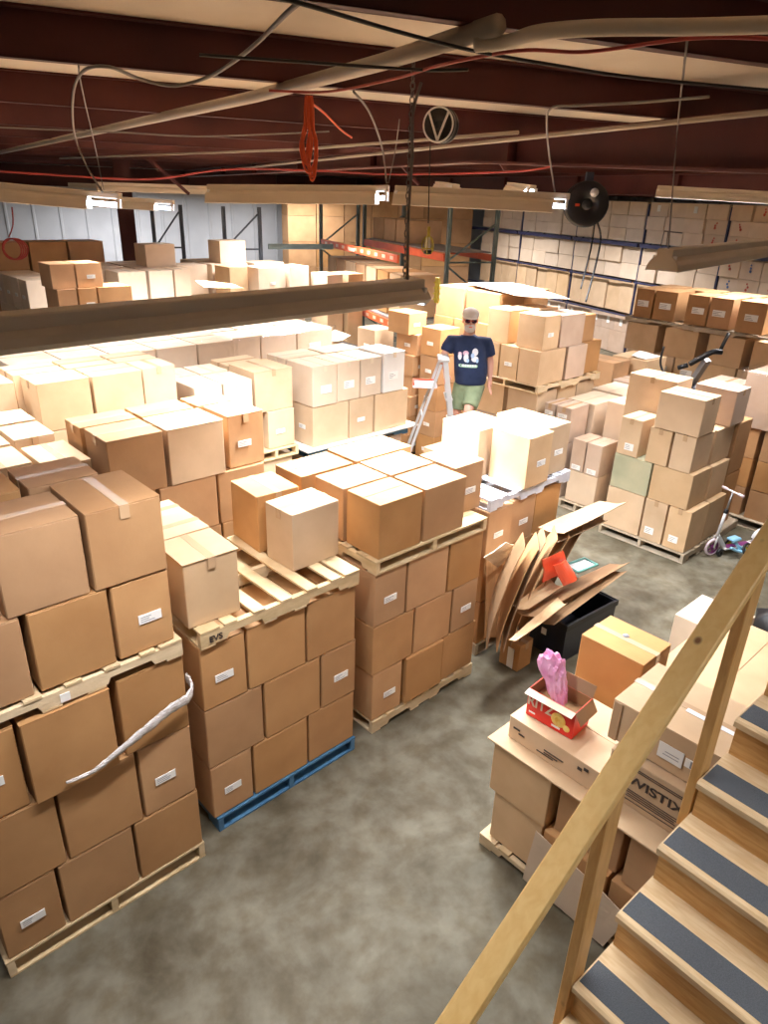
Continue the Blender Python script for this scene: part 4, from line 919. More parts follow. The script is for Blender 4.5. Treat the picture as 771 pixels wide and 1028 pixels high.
layer(F3_, 3, 2.05, 2.64, [[(5.65, 6.2, 13.3, 13.9), (6.25, 6.75, 13.3, 13.9), (6.8, 7.15, 13.35, 13.9)], [(5.5, 6.2, 14.0, 14.6), (6.3, 7.1, 14.0, 14.6), (7.2, 7.9, 14.0, 14.6)], [(5.4, 6.2, 14.7, 15.3), (6.3, 7.2, 14.7, 15.4)]], mat='pale', top=True, cut=2, tp=True)
layer(F3_, 0, 0, 1.0, [[(5.6, 6.4, 13.3, 13.9), (6.45, 7.2, 13.3, 13.9)], [(5.5, 6.7, 14.0, 15.3), (6.75, 7.9, 14.0, 15.3)]], mat='pale', cut=0)
layer(F3_, 2, 1.0, 2.05, [[(5.6, 6.4, 13.3, 13.9), (6.45, 7.2, 13.3, 13.9)], [(5.5, 6.7, 14.0, 15.3), (6.75, 7.9, 14.0, 15.3)]], mat='pale', cut=0)
F4_ = 'stack beside the black frame'
layer(F4_, 3, 2.05, 2.64, [[(8.0, 8.45, 13.3, 13.9, {'mat': 'tan'}), (8.5, 9.2, 13.0, 13.5, {'ship': 'y'}), (9.25, 9.75, 12.9, 13.5)], [(8.0, 8.9, 14.0, 14.6), (9.0, 9.8, 13.9, 14.5)], [(8.0, 8.9, 14.8, 15.4)]], mat='pale', top=True, cut=2)
layer(F4_, 2, 1.0, 2.05, [[(8.0, 8.45, 13.3, 13.9), (8.5, 9.7, 13.0, 13.6)], [(8.0, 8.9, 14.0, 15.3), (9.0, 9.7, 13.9, 14.5)]], mat='pale', cut=0)
layer(F4_, 0, 0, 1.0, [[(8.0, 8.45, 13.3, 13.9), (8.5, 9.7, 13.0, 13.6)], [(8.0, 8.9, 14.0, 15.3), (9.0, 9.7, 13.9, 14.5)]], mat='pale', cut=0)
carton(6.55, 7.2, 14.0, 14.5, 2.64, 3.06, 'single bright carton standing on top of the middle far left stack', 'single cartons on top of the far left stacks', 'pale')
carton(8.25, 8.9, 14.05, 14.55, 2.64, 3.1, 'single labelled carton on top of the stack beside the black frame', 'single cartons on top of the far left stacks', 'pale', ship='y')
layer('brown row at the white wall', 3, 2.5, 3.05, [[(3.3+.75*k, 4.02+.75*k, 15.3, 15.9) for k in range(4)]], mat='brown', top=True, cut=2)
layer('brown row at the white wall', 0, 0, 1.2, [[(3.3+1.5*k, 4.75+1.5*k, 15.3, 15.95) for k in range(2)]], mat='brown', cut=0)
layer('brown row at the white wall', 2, 1.2, 2.5, [[(3.3+1.5*k, 4.75+1.5*k, 15.3, 15.95) for k in range(2)]], mat='brown', cut=0)
layer('far left low end stack', 3, 1.9, 2.5, [[(9.85, 10.3, 12.4, 13.0), (10.35, 10.8, 12.3, 12.9, {'mat': 'tan'})]], mat='pale', top=True, cut=2)
layer('far left low end stack', 0, 0, 1.9, [[(9.85, 10.3, 12.4, 13.0), (10.35, 10.8, 12.3, 12.9)]], mat='tan', cut=0)
o = sheet([atz(196, 282, 2.66), atz(205, 289, 2.66), atz(244, 290, 2.66), atz(232, 285, 2.66)], .01, 'tan', 'loose cardboard flap lying among the far left stacks')

# ------------------------------------------------------------------ wall of cartons on the blue racks at the right
RU = 14.5
def rack_frame(u0, u1, v, h, mat, label, dia=True, w=.08, group=None, z0=0, br='X'):
    o = empty('rack_frame', B(u0, v, z0), BA); tag(o, label, 'rack frame', group)
    for u in (0, u1-u0-w): 
        mb = MB(); mb.box(u, -w/2, 0, u+w, w/2, h, c=.004)
        mb.build('upright', mat, o)
    zz = .3; k = 0; wd = u1-u0
    while zz < h-.5:
        mb = MB(); mb.bar((w, 0, zz), (wd-w, 0, zz), .035, .035, up=Vector((0, 1, 0))); mb.build('crossbar', mat, o)
        mb = MB(); a, b_ = ((w, 0, zz+.05), (wd-w, 0, zz+.75)) if k % 2 else ((w, 0, zz+.75), (wd-w, 0, zz+.05))
        mb.bar(a, b_, .035, .035, up=Vector((0, 1, 0))); mb.build('brace', mat, o); zz += .85; k += 1
    return o
def beam(u, v0, v1, z, mat, label, h=.11, w=.05, name='rack_beam', group=None, holes=False):
    o = MB().box(-w/2, 0, 0, w/2, v1-v0, h, c=.006).build(name, mat, None, B(u, v0, z), BA); tag(o, label, 'rack beam', group)
    if holes:
        mb = MB(); n = int((v1-v0)/.42)
        for k in range(n): mb.box(-w/2-.004, .2+k*.42, h*.3, -w/2+.001, .36+k*.42, h*.75)
        mb.build('pale_marks', 'cream', o)
    return o
vs_ = [11.0, 13.55, 16.35, 19.0]
for k, v in enumerate((11.0, 13.55, 16.35, 19.35, 22.45)):
    rack_frame(RU+.10, RU+1.1, v, 4.1, 'navy_steel', ['blue rack frame nearest the right edge of the rack wall', 'blue rack frame behind the right strip light', 'blue rack frame just right of the hanging hoses', 'blue rack frame left of the hanging hoses', 'farthest blue rack frame near the orange rack'][k], group='frames of the blue rack', w=.05)
for z, lab in ((3.0, 'upper'), (2.06, 'middle'), (1.12, 'lower')):
    for (bn_, ba, bb) in (('right end', 11.05, 13.5), ('near middle', 13.6, 16.3), ('middle', 16.4, 19.3), ('far middle', 19.4, 22.4), ('far', 22.5, 25.8)):
        beam(RU-.01, ba, bb, z, 'navy_steel', '%s blue rack beam of the %s rack bay' % (lab, bn_), h=.10 if z > 2.9 else .045, w=.05, group='beams of the blue rack')
protos = {}
def wall_box(v0, v1, z0, z1, mat, label, group, depth=1.0, marks=None):
    key = (round(v1-v0, 2), round(z1-z0, 2), mat, marks, random.randint(0, 1))
    if key not in protos:
        w, h = v1-v0-.012, z1-z0-.008
        me = carton_mesh(depth, w, h, mat, .006, True, 'x', 2); protos[key] = me
    o = bpy.data.objects.new('cardboard_box', protos[key]); COL.objects.link(o)
    o.location = B(RU+.09+depth/2+random.uniform(-.03, .05), (v0+v1)/2, z0+.001); o.rotation_euler = (0, 0, BA)
    tag(o, label, 'box', group)
    h = z1-z0
    if marks == 'label':
        mb = MB(); mb.box(-depth/2-.006, -.06, h*.35, -depth/2-.001, .06, h*.8); mb.build('shipping_label', 'label', o)
    if marks in ('red', 'blue'):
        mb = MB(); x = -depth/2-.006
        for q in range(3):
            y = random.uniform(-.03, .03); z = h*(.45+.16*q); mb.lathe([(0, .004), (.035-.006*q, .004), (.035-.006*q, 0)], 7, Matrix.Translation((x, y, z)) @ Matrix.Rotation(R(-90), 4, 'Y'))
        mb.build('printed_mark', 'printred' if marks == 'red' else 'printblue', o)
    return o
M['printred'] = plain('red_print', (.55, .1, .07), .6); M['printblue'] = plain('blue_print', (.08, .16, .4), .6)
bays = (('right end', 11.06, 13.51), ('near middle', 13.59, 16.31), ('middle', 16.39, 19.31), ('far middle', 19.39, 22.41), ('far', 22.49, 25.1))
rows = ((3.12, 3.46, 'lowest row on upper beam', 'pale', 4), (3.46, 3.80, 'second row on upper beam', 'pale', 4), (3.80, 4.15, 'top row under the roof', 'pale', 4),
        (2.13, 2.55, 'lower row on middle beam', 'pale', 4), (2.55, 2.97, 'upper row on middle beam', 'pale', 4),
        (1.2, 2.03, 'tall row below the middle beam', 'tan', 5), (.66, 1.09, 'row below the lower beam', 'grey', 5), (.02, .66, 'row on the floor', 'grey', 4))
for bn, v0, v1 in bays:
    for (z0, z1, rn, mt, n) in rows:
        wv = (v1-v0)/n
        off = random.uniform(0, .0)
        for k in range(n):
            mk = None
            if bn == 'right end' and z0 > 2: mk = random.choice(['red', 'red', 'blue', 'label', None])
            elif bn == 'near middle' and z0 > 3.7: mk = 'label' if k % 2 else None
            elif z0 == .66: mk = 'label'
            elif bn == 'near middle' and z0 > 2.5 and k < 1: mk = 'red'
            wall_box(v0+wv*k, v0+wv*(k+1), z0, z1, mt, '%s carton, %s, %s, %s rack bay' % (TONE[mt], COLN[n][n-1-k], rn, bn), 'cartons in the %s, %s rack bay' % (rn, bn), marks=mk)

# orange pallet rack in the middle distance
rack_frame(6.0, 7.1, 20.2-1.6, 4.1, 'green_steel', 'green-grey rack frame at the left end of the orange beams', group='green-grey rack frames')
rack_frame(7.2, 8.4, 20.2-1.6, 4.1, 'green_steel', 'green-grey rack frame behind the left end of the orange beams', group='green-grey rack frames')
rack_frame(7.2, 8.4, 13.8, 4.05, 'green_steel', 'tall green-grey rack frame with long braces right of the chain', group='green-grey rack frames')
beam(6.03, 13.6, 18.5, 2.86, 'orange', 'front orange rack beam with a row of pale marks', h=.15, holes=True, group='orange rack beams')
beam(6.03, 13.6, 18.5, 1.55, 'orange', 'lower orange rack beam with pale marks below the strip light', h=.15, holes=True, group='orange rack beams')
beam(7.22, 13.9, 18.5, 2.86, 'orange', 'orange rack beam ending at the tall green-grey frame', h=.16, group='orange rack beams')
beam(8.4, 13.9, 18.5, 2.86, 'orange', 'rear orange rack beam behind the grey shelf deck', h=.14, group='orange rack beams')
tag(MB().box(0, 0, 0, 1.12, 4.5, .02).build('shelf_deck', 'deck_grey', None, B(7.25, 13.95, 3.03), BA), 'bare grey shelf deck on the orange beams', 'shelf')
tag(MB().box(0, 0, 0, .34, .02, .07).build('paper_tag', 'tape_pale', None, B(5.96, 15.9, 2.9), R(70)), 'cream tag hanging on the front orange beam', 'tag')
def bcart(u, v, z, w, d, h, label, mat='brown', group='cartons on the orange rack', ship=None):
    me = carton_mesh(w, d, h, mat, .005, True, 'y', 2); o = bpy.data.objects.new('cardboard_box', me); COL.objects.link(o)
    p = B(u+w/2, v+d/2, z); o.location = p; o.rotation_euler = (0, 0, BA); tag(o, label, 'box', group)
    if ship: ship_label(o, 'x', w, d, h)
    return o
nm = ['nearest', 'second', 'third', 'fourth', 'fifth', 'sixth', 'seventh', 'farthest']
tag(MB().box(0, 0, 0, 1.1, 4.9, .03).build('shelf_deck', 'deck_grey', None, B(6.05, 13.6, 1.71), BA), 'dark shelf deck behind the lower orange beam', 'shelf')
for k in range(7): bcart(6.15, 13.7+.68*k, 1.76, .9, .6, .85, nm[k]+' brown carton standing under the front orange beam', 'brown' if k % 2 else 'tan')
for k in range(3): bcart(7.4, 16.2+.75*k, 3.06, .9, .7, .5, nm[k]+' tan carton on the bare shelf deck', 'tan')
# dark cartons further back behind the orange rack
for k in range(7):
    for j in range(5):
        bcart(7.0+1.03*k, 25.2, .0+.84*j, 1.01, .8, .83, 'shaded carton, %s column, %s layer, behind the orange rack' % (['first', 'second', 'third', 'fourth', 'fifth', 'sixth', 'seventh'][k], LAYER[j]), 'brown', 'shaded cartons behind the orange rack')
# black / green rack parts against the white wall at the left
rack_frame(3.25, 4.15, 17.2, 3.75, 'dark_steel', 'black rack frame standing against the white wall', group='dark rack frames by the white wall')
rack_frame(1.75, 2.45, 17.6, 3.75, 'dark_steel', 'black rack frame beside the dark red column', group='dark rack frames by the white wall')
tag(MB().box(0, 0, 0, 1.6, .06, .12).build('rack_beam', 'green_steel', None, B(4.3, 17.2, 2.85), BA), 'grey-green beam between the black frame and the orange rack', 'rack beam')
cable([atd(12, 208, 12), atd(13, 225, 12), atd(9, 238, 12)], .012, 'cable_red', 'red hose hanging at the far left edge', 'hose', 'hose')
mb = MB()
for k in range(4): mb.tube([atd(12, 250, 12)+RGT*(.16*math.cos(t)*(1+.1*k))+Vector((0, 0, .17*math.sin(t)))+BU*.02*k for t in [2*math.pi*q/16 for q in range(17)]], .013, 5)
tag(mb.build('hose', 'cable_red'), 'coiled red hose hanging at the far left edge', 'hose')
# open cartons on dark tops behind the labelled cartons
tag(MB().box(7.1, 9.95, 0, 8.9, 11.6, 1.46, c=.02).build('covered_pallet', 'black'), 'dark covered pallet behind the film-wrapped stack', 'covered pallet')

# ================================================================== FOREGROUND RIGHT
P8 = 'low stack beside the stairs'; X = 2.97
pallet(2.97, .80, 0, 1.0, 1.25, .10, 'wood', 'Y', 'wood pallet on the floor under the low stack beside the stairs')
layer(P8, 0, .105, .52, [[(X+.02, X+.5, 1.60, 2.0, {'mat': 'tan'}), (X, X+.5, 1.13, 1.59), (X+.0, X+.5, .80, 1.12)], [(X+.51, X+.83, 1.55, 2.0)]], 'x', 'brown')
layer(P8, 1, .52, .925, [[(X, X+.5, 1.58, 2.04, {'mat': 'tan', 'sag': .012}), (X+.05, X+.5, 1.11, 1.555), (X+.03, X+.5, .88, 1.08), (X, X+.5, .78, .875)], [(X+.51, X+.83, 1.50, 2.03)], [(X+.51, X+1.0, .8, 1.48)]], 'x', 'brown')
tag(MB().box(X-.02, .76, .929, X+1.02, 2.07, .944, c=.003).build('cardboard_sheet', 'tan'), 'flat cardboard sheet covering the low stack beside the stairs', 'cardboard')
sheet([(2.952, 1.66, .03), (2.952, 1.06, .02), (2.93, .95, .40), (2.945, 1.62, .5)], .005, 'pale', 'pale torn sheet leaning on the side of the low stack', curl=.01)
sheet([(2.945, 1.0, .02), (2.945, .76, .02), (2.925, .76, .44), (2.925, .93, .44)], .005, 'pale', 'pale sheet leaning low behind the handrail post', curl=.01)
sb = carton(3.05, 3.62, 1.33, 2.0, .946, 1.115, 'flat brown printed carton carrying the red cracker box', 'cartons on the low stack beside the stairs', 'tan', tp=False, axis='y')
mb = MB()
for y, z, a, b_ in ((-.26, .10, .05, .012), (-.22, .075, .045, .01), (.24, .13, .03, .02), (.20, .11, .03, .02), (.02, .08, .14, .006), (.0, .06, .10, .006), (-.04, .045, .12, .006)):
    mb.box(-.2865, -y-a/2, z-b_/2, -.2825, -y+a/2, z+b_/2)
mb.build('printing', 'ink', sb)
# WISTIX carton and the taped carton on it
wx = carton(3.12, 3.66, .765, 1.345, .946, 1.262, 'carton with large WISTIX lettering behind the handrail', 'cartons on the low stack beside the stairs', 'tan', tp=False, axis='y')
text_mesh('printed_lettering', 'WISTIX', .08, 'ink', wx, Vector((-.2685, -.012, .19)), ROT_X, sx=1.25)
mb = MB()
for k, (z, a) in enumerate(((.275, .5), (.262, .5), (.115, .3), (.10, .34), (.085, .28), (.07, .3), (.045, .5))): mb.box(-.2690, -a/2, z, -.2665, a/2, z+.004)
mb.build('printed_lines', 'ink', wx)
tc_ = carton(3.19, 3.72, .765, 1.42, 1.264, 1.535, 'taped carton with a bright tape strip and two address labels behind the handrail', 'cartons on the low stack beside the stairs', 'tan', tp=True, axis='y')
mb = MB(); q_ = .04; mb.box(-.266, -.16+q_, .07, -.262, -.02+q_, .17); mb.box(-.266, -.25+q_, .10, -.262, -.17+q_, .155); mb.box(-.267, -.245+q_, .105, -.265, -.2+q_, .15, 1); mb.box(-.267, -.14+q_, .10, -.265, -.05+q_, .104, 1); mb.box(-.267, -.14+q_, .12, -.265, -.06+q_, .124, 1)
mb.build('address_label', ['label', 'print'], tc_)
mb = MB(); mb.box(-.05, -.31, .268, -.015, .0, .2695); mb.build('shiny_tape', 'whitep', tc_)
mb = MB(); mb.box(-.266, .26, .0, -.263, .31, .26); mb.build('corner_tape', 'tape', tc_)
bb_ = carton(3.82, 4.17, 1.545, 2.01, .0, .94, 'tall support carton under the large square one beside the stairs', 'cartons on the low stack beside the stairs', 'brown', tp=False)
bg = carton(3.80, 4.18, 1.53, 2.0, .948, 1.40, 'large square carton with a dark spot on its taped top', 'cartons on the low stack beside the stairs', 'brown', tp=True, axis='y', sag=.001, gap=.001) 
bb_.location.x += .17; bb_.location.y += .0
mb = MB().lathe([(0, .008), (.018, .007), (.024, 0)], 9, Matrix.Translation((.03, .02, .451))); mb.build('dark_spot', 'print', bg)
# open printed carton with bag (letters face -X)
rz_ = empty('snack_box', (3.25, 1.775, 1.118), R(3)); tag(rz_, 'open red RITZ snack box with raised flaps on the flat brown carton', 'snack box')
def panel(x0, y0, z0, x1, y1, z1, mat, name, **k): return MB().box(x0, y0, z0, x1, y1, z1).build(name, mat, rz_)
hx, hy, hz = .10, .165, .20
mb = MB(); t_ = .004
mb.box(-hx, -hy, 0, hx, hy, t_); mb.box(-hx, -hy, t_, -hx+t_, hy, hz); mb.box(hx-t_, -hy, t_, hx, hy, hz); mb.box(-hx+t_, -hy, t_, hx-t_, -hy+t_, hz); mb.box(-hx+t_, hy-t_, t_, hx-t_, hy, hz)
mb.build('body', 'red_box', rz_)
mb = MB(); mb.box(-hx+t_, -hy+t_, .1, hx-t_, hy-t_, .105); mb.box(hx-t_-.002, -hy+t_, .1, hx-t_, hy-t_, hz); mb.box(-hx+t_, -hy+t_, .1, hx-t_, -hy+t_+.002, hz); mb.box(-hx+t_, hy-t_-.002, .1, hx-t_, hy-t_, hz); mb.build('inside', 'kraft_in_shaded', rz_)
def quadslab(name, pts, th, mat):
    a, b_, c, d = [Vector(p) for p in pts]; n_ = (b_-a).cross(d-a).normalized()*th
    return MB().add([a, b_, c, d, a+n_, b_+n_, c+n_, d+n_], [(0, 1, 2, 3), (4, 7, 6, 5), (0, 4, 5, 1), (1, 5, 6, 2), (2, 6, 7, 3), (3, 7, 4, 0)]).build(name, mat, rz_)
quadslab('flap', [(-hx, hy, hz), (-hx, -hy, hz), (-hx-.05, -hy, hz-.012), (-hx-.05, hy, hz-.012)], .003, 'tape_pale')
quadslab('flap', [(hx, hy, hz), (hx, -hy, hz), (hx+.03, -hy, hz+.075), (hx+.03, hy, hz+.075)], .003, 'kraft_in_shaded')
quadslab('flap', [(-hx, -hy, hz), (hx, -hy, hz), (hx, -hy-.045, hz-.075), (-hx, -hy-.045, hz-.075)], .003, 'kraft_in_shaded')
text_mesh('brand_lettering', 'RITZ', .10, 'tape_pale', rz_, Vector((-hx-.001, .07, .115)), ROT_X, sx=.9)
mb = MB(); T = Matrix.Translation((-hx-.0005, -.06, .085)) @ Matrix.Rotation(R(-90), 4, 'Y')
mb.lathe([(0, .003), (.03, .003), (.048, .0025), (.05, 0)], 20, T); mb.lathe([(.012, .006), (.02, .007), (.028, .0055), (.028, .003), (.012, .003)], 14, T)
mb.lathe([(0, .003), (.02, .003), (.024, 0)], 14, Matrix.Translation((-hx-.001, -.12, .055)) @ Matrix.Rotation(R(-90), 4, 'Y')); mb.build('cracker_picture', 'gold', rz_)
mb = MB(); mb.box(-hx-.001, .10, .028, -hx, .145, .04); mb.box(-hx-.001, -.08, .02, -hx, -.02, .034); mb.build('small_print', 'whitep', rz_)
# crumpled pink bag
bm = bmesh.new(); bmesh.ops.create_icosphere(bm, subdivisions=4, radius=1)
for v in bm.verts:
    c = v.co; s_ = .55+.45*max(0, c.z)
    f = 1+.10*math.sin(c.x*9+c.y*5)+.08*math.sin(c.y*13+c.z*7)+.05*math.sin(c.z*21+c.x*17)
    v.co = Vector((c.x*.075*s_*f*1.1, c.y*.125*s_*f, c.z*.17*f))
me = bpy.data.meshes.new('plastic_bag'); bm.to_mesh(me); bm.free(); me.materials.append(M['pink'])
pb = bpy.data.objects.new('plastic_bag', me); COL.objects.link(pb); pb.location = (3.25, 1.83, 1.395); pb.rotation_euler = (R(-24), R(2), 0)
tag(pb, 'crumpled pink plastic bag sticking out of the red snack box', 'bag')
# white booklet
o = empty('booklet', (3.72, 1.50, .946), R(8)); tag(o, 'white opened booklet lying behind the red snack box', 'booklet')
for s in (0, 1): MB().box(-.13, -.0+s*.085-.09, 0, .07, .082+s*.085-.09, .012, c=.003).build('page_block', 'label', o)
# heap of flat and open cartons further right
pl_ = 'cartons right of the low stack, seen past the handrail'
carton(4.25, 4.85, .74, 1.48, .0, .55, 'lower carton of the pile seen just past the handrail', pl_, 'tan', tp=False)
carton(4.25, 4.85, .74, 1.48, .552, .97, 'upper carton under the long flat one past the handrail', pl_, 'tan', tp=False)
fb = carton(4.2, 5.35, 0.79, 1.66, .972, 1.11, 'long flat carton with a small white label past the handrail', pl_, 'tan', tp=False, ship='x', lab=dict(lw=.10, lh=.07, zf=.5))
fb.location.x += .02
carton(5.45, 6.1, 1.30, 2.0, 0, .47, 'flat pale carton on the floor beyond the handrail', pl_, 'pale')
carton(6.15, 6.75, 1.75, 2.3, 0, .45, 'pale carton farthest along the floor past the handrail', pl_, 'pale')
def open_carton(x0, y0, z0, w, d, h, label, mat='tan', rot=0, group=None, lean=(.5, .5, .5, .5)):
    o = empty('open_cardboard_box', (x0+w/2, y0+d/2, z0), rot); tag(o, label, 'box', group)
    mb = MB(); t = .006; a, b_ = w/2, d/2
    mb.box(-a, -b_, 0, a, b_, t); mb.box(-a, -b_, t, -a+t, b_, h); mb.box(a-t, -b_, t, a, b_, h); mb.box(-a+t, -b_, t, a-t, -b_+t, h); mb.box(-a+t, b_-t, t, a-t, b_, h)
    mb.build('body', mat, o)
    fl = min(w, d)*.45
    for k, (p, q, n_) in enumerate((((-a, -b_), (a, -b_), (0, -1)), ((a, -b_), (a, b_), (1, 0)), ((a, b_), (-a, b_), (0, 1)), ((-a, b_), (-a, -b_), (-1, 0)))):
        an = lean[k]; dx, dz = fl*math.cos(an), fl*math.sin(an)
        A, B_ = Vector((*p, h)), Vector((*q, h)); off = Vector((n_[0]*dx, n_[1]*dx, dz))
        n2 = (B_-A).cross(off).normalized()*.005
        MB().add([A, B_, B_+off, A+off, A+n2, B_+n2, B_+off+n2, A+off+n2], [(0, 1, 2, 3), (4, 7, 6, 5), (0, 4, 5, 1), (1, 5, 6, 2), (2, 6, 7, 3), (3, 7, 4, 0)]).build('flap', mat, o)
    return o
open_carton(5.50, .86, 0, .45, .30, .5, 'open carton with raised flaps just left of the upper stairs', 'tan', 0, None, (.2, .7, .3, .6))
open_carton(6.25, .90, 0, .5, .42, .5, 'open carton beside the black bag past the handrail', 'tan', 0, None, (.3, .8, .3, .3))
bgm = MB().lathe([(0, 0), (.22, .01), (.27, .12), (.24, .3), (.12, .38), (.05, .42), (0, .42)], 18, Matrix.Translation((0, 0, 0)))
for i, v in enumerate(bgm.v): bgm.v[i] = (v[0]*(1+.15*math.sin(i*1.7)), v[1]*(1+.12*math.sin(i*2.3)), v[2])
o = bgm.build('black_bag', 'black', None, (7.15, 1.62, 0)); tag(o, 'shiny black bag on the floor beyond the cartons past the handrail', 'bag')
carton(4.95, 5.3, .02, .60, 0, .9, 'large carton partly hidden under the upper stairs', None, 'tan', tp=False)

# ================================================================== FLATTENED CARDBOARD HEAP
cr_ = empty('crate', (5.18, 2.88, 0), R(-4)); tag(cr_, 'open black crate on the floor full of flattened cardboard', 'crate')
cw, cd, ch = .80, .50, .42
mb = MB(); mb.box(0, 0, 0, cw, cd, .02)
for (a, b_, c, d) in ((0, 0, cw, .02), (0, cd-.02, cw, cd), (0, .02, .02, cd-.02), (cw-.02, .02, cw, cd-.02)): mb.box(a, b_, .02, c, d, ch)
mb.build('body', 'crate', cr_)
mb = MB()
for (a, b_, c, d) in ((-.015, -.015, cw+.015, 0), (-.015, cd, cw+.015, cd+.015), (-.015, 0, 0, cd), (cw, 0, cw+.015, cd)): mb.box(a, b_, ch-.05, c, d, ch+.01)
mb.build('rim', 'rubber', cr_)
MB().box(-.003, .22, .2, 0, .28, .27).build('sticker', 'label', cr_)
MB().box(cw-.2, -.004, .12, cw-.09, 0, .19).build('sticker', 'label', cr_)
carton(4.72, 4.94, 3.06, 3.30, 0, .30, 'small brown carton with a hanging white tag beside the black crate', None, 'brown', tp=True)
tg = MB().box(4.712, 3.12, .02, 4.716, 3.19, .24).build('white_tag', 'label'); tag(tg, 'long white tag hanging on the small brown carton by the crate', 'tag')
open_carton(4.72, 3.36, .02, .36, .10, .95, 'tall open carton with splayed pale flaps behind the leaning sheets', 'brown', 0, None, (.3, .5, .2, .3)) if 0 else None
hp = 'flattened cardboard sheets in the heap'
def lean(pb, pt, Y0_, Y1_, label, mat='kraft_in_shaded', curl=.03, wid=None, dy=0):
    """sheet whose near edge runs from pixel pb (bottom) to pt (top) in the plane Y0_ and which reaches back to Y1_"""
    a = aty(*pb, Y0_); b_ = aty(*pt, Y0_+dy); dv = Vector((.76, .62, 0))*(Y1_-Y0_)*.95
    return sheet([a, b_, b_+dv*.9, a+dv], .006, mat, label, curl=curl, group=hp)
lean((489, 652), (527, 552), 3.0, 3.4, 'leftmost tall sheet of the flattened heap, curved and leaning right', 'kraft_in_shaded', -.06)
lean((499, 655), (541, 552), 2.98, 3.4, 'second tall curved sheet from the left in the heap', 'brown', -.06)
lean((506, 655), (548, 545), 2.96, 3.36, 'third tall curved sheet from the left in the heap', 'kraft_in_shaded', -.05)
lean((513, 650), (560, 542), 3.02, 3.38, 'fourth tall dark sheet of the heap', 'brown', -.05)
lean((522, 645), (572, 540), 3.06, 3.4, 'fifth tall sheet behind the red plastic pieces', 'kraft_in_shaded', -.04)
lean((530, 640), (586, 532), 3.1, 3.4, 'sixth tall sheet under the pale top sheet', 'kraft_in_shaded', -.03)
sheet([aty(540, 530, 3.34), aty(566, 536, 3.08), aty(629, 505, 3.12), aty(602, 503, 3.40)], .008, 'tan', 'long pale-topped sheet lying across the top of the heap', curl=.02, group=hp)
sheet([aty(545, 541, 3.30), aty(560, 545, 3.10), aty(610, 523, 3.10), aty(600, 517, 3.3)], .006, 'kraft_in_shaded', 'dark bent sheet just below the pale-topped one', curl=.02, group=hp)
sheet([aty(512, 612, 3.12), aty(536, 620, 2.92), aty(632, 565, 2.9), aty(612, 566, 3.1)], .007, 'brown', 'long dark-edged sheet sloping up right over the crate', 'cardboard_sheet', .02, hp)
sheet([aty(511, 643, 2.86), aty(524, 640, 2.80), aty(570, 606, 2.82), aty(560, 600, 2.95)], .006, 'tan', 'pointed sheet jutting down to the left of the crate', 'cardboard_sheet', .03, hp)
sheet([aty(535, 622, 2.98), aty(556, 628, 2.84), aty(629, 574, 2.86), aty(612, 572, 3.0)], .007, 'kraft_in_shaded', 'lower long sheet ending in a dark tip at the right of the heap', 'cardboard_sheet', .02, hp)
sheet([aty(515, 608, 3.05), aty(530, 612, 2.96), aty(566, 588, 2.98), aty(552, 580, 3.1)], .006, 'tan', 'short crumpled pale sheet in the middle of the heap', 'cardboard_sheet', .04, hp)
sheet([aty(500, 570, 3.42), aty(486, 560, 3.30), aty(508, 545, 3.25), aty(527, 546, 3.40)], .006, 'tape_pale', 'pale yellowish flap at the top left of the heap', 'cardboard_sheet', .03, hp)
sheet([aty(486, 640, 3.42), aty(502, 640, 3.40), aty(508, 568, 3.42), aty(488, 562, 3.44)], .006, 'brown', 'upright brown sheet against the stack behind the heap', 'cardboard_sheet', .01, hp)
sheet([aty(545, 585, 3.03), aty(545, 562, 3.03), aty(566, 553, 3.08), aty(566, 575, 3.08)], .01, 'red_plastic', 'upper bright red plastic piece in the cardboard heap', 'plastic_piece', .02, 'red plastic pieces', cat='plastic piece')
sheet([aty(556, 568, 2.98), aty(568, 562, 3.02), aty(580, 580, 2.98), aty(566, 588, 2.94)], .01, 'red_plastic', 'lower bright red plastic piece in the cardboard heap', 'plastic_piece', .03, 'red plastic pieces', cat='plastic piece')
ty = empty('tray', aty(583, 570, 3.02), R(-8)); tag(ty, 'white tray with a teal rim resting on the cardboard heap', 'tray')
MB().box(-.13, -.07, 0, .13, .07, .03, c=.01).build('tray_body', 'whitep', ty)
MB().tube([(-.14, -.08, .03), (.14, -.08, .03), (.14, .08, .03), (-.14, .08, .03), (-.14, -.08, .03)], .014, 6).build('rim', 'teal', ty)

# ================================================================== SCOOTERS
def wheel(parent, c, r, axis_rot, tire, hubc, w=.03, spokes=5):
    T = Matrix.Translation(c) @ axis_rot
    o = MB().lathe([(r*.78, -w/2), (r, -w/2+.006), (r, w/2-.006), (r*.78, w/2)], 28, T, closed=True).build('wheel', tire, parent)
    mb = MB().lathe([(r*.70, -w*.35), (r*.79, -w*.35), (r*.79, w*.35), (r*.70, w*.35)], 28, T, closed=True); mb.lathe([(0, -w*.5), (r*.18, -w*.5), (r*.18, w*.5), (0, w*.5)], 12, T)
    for k in range(spokes):
        a = 2*math.pi*k/spokes; d = Vector((math.cos(a), math.sin(a), 0)); mb.bar(T @ (d*r*.1), T @ (d*r*.72), w*.4, r*.2)
    mb.build('spoked_rim', hubc, o); return o
RXm = Matrix.Rotation(R(90), 4, 'X')
a_ = atz(713, 557, 0); b_ = atz(764, 548, 0); dr = (b_-a_); ang = math.atan2(dr.y, dr.x); Ls = .80
sc = empty('kick_scooter', (a_.x, a_.y, 0), ang); tag(sc, 'white kick scooter with pink and purple wheels standing beside the carton stack', 'scooter')
wheel(sc, (0, 0, .115), .115, RXm, 'pinkwhite', 'purple', .035); wheel(sc, (Ls, 0, .115), .115, RXm, 'pinkwhite', 'purple', .035)
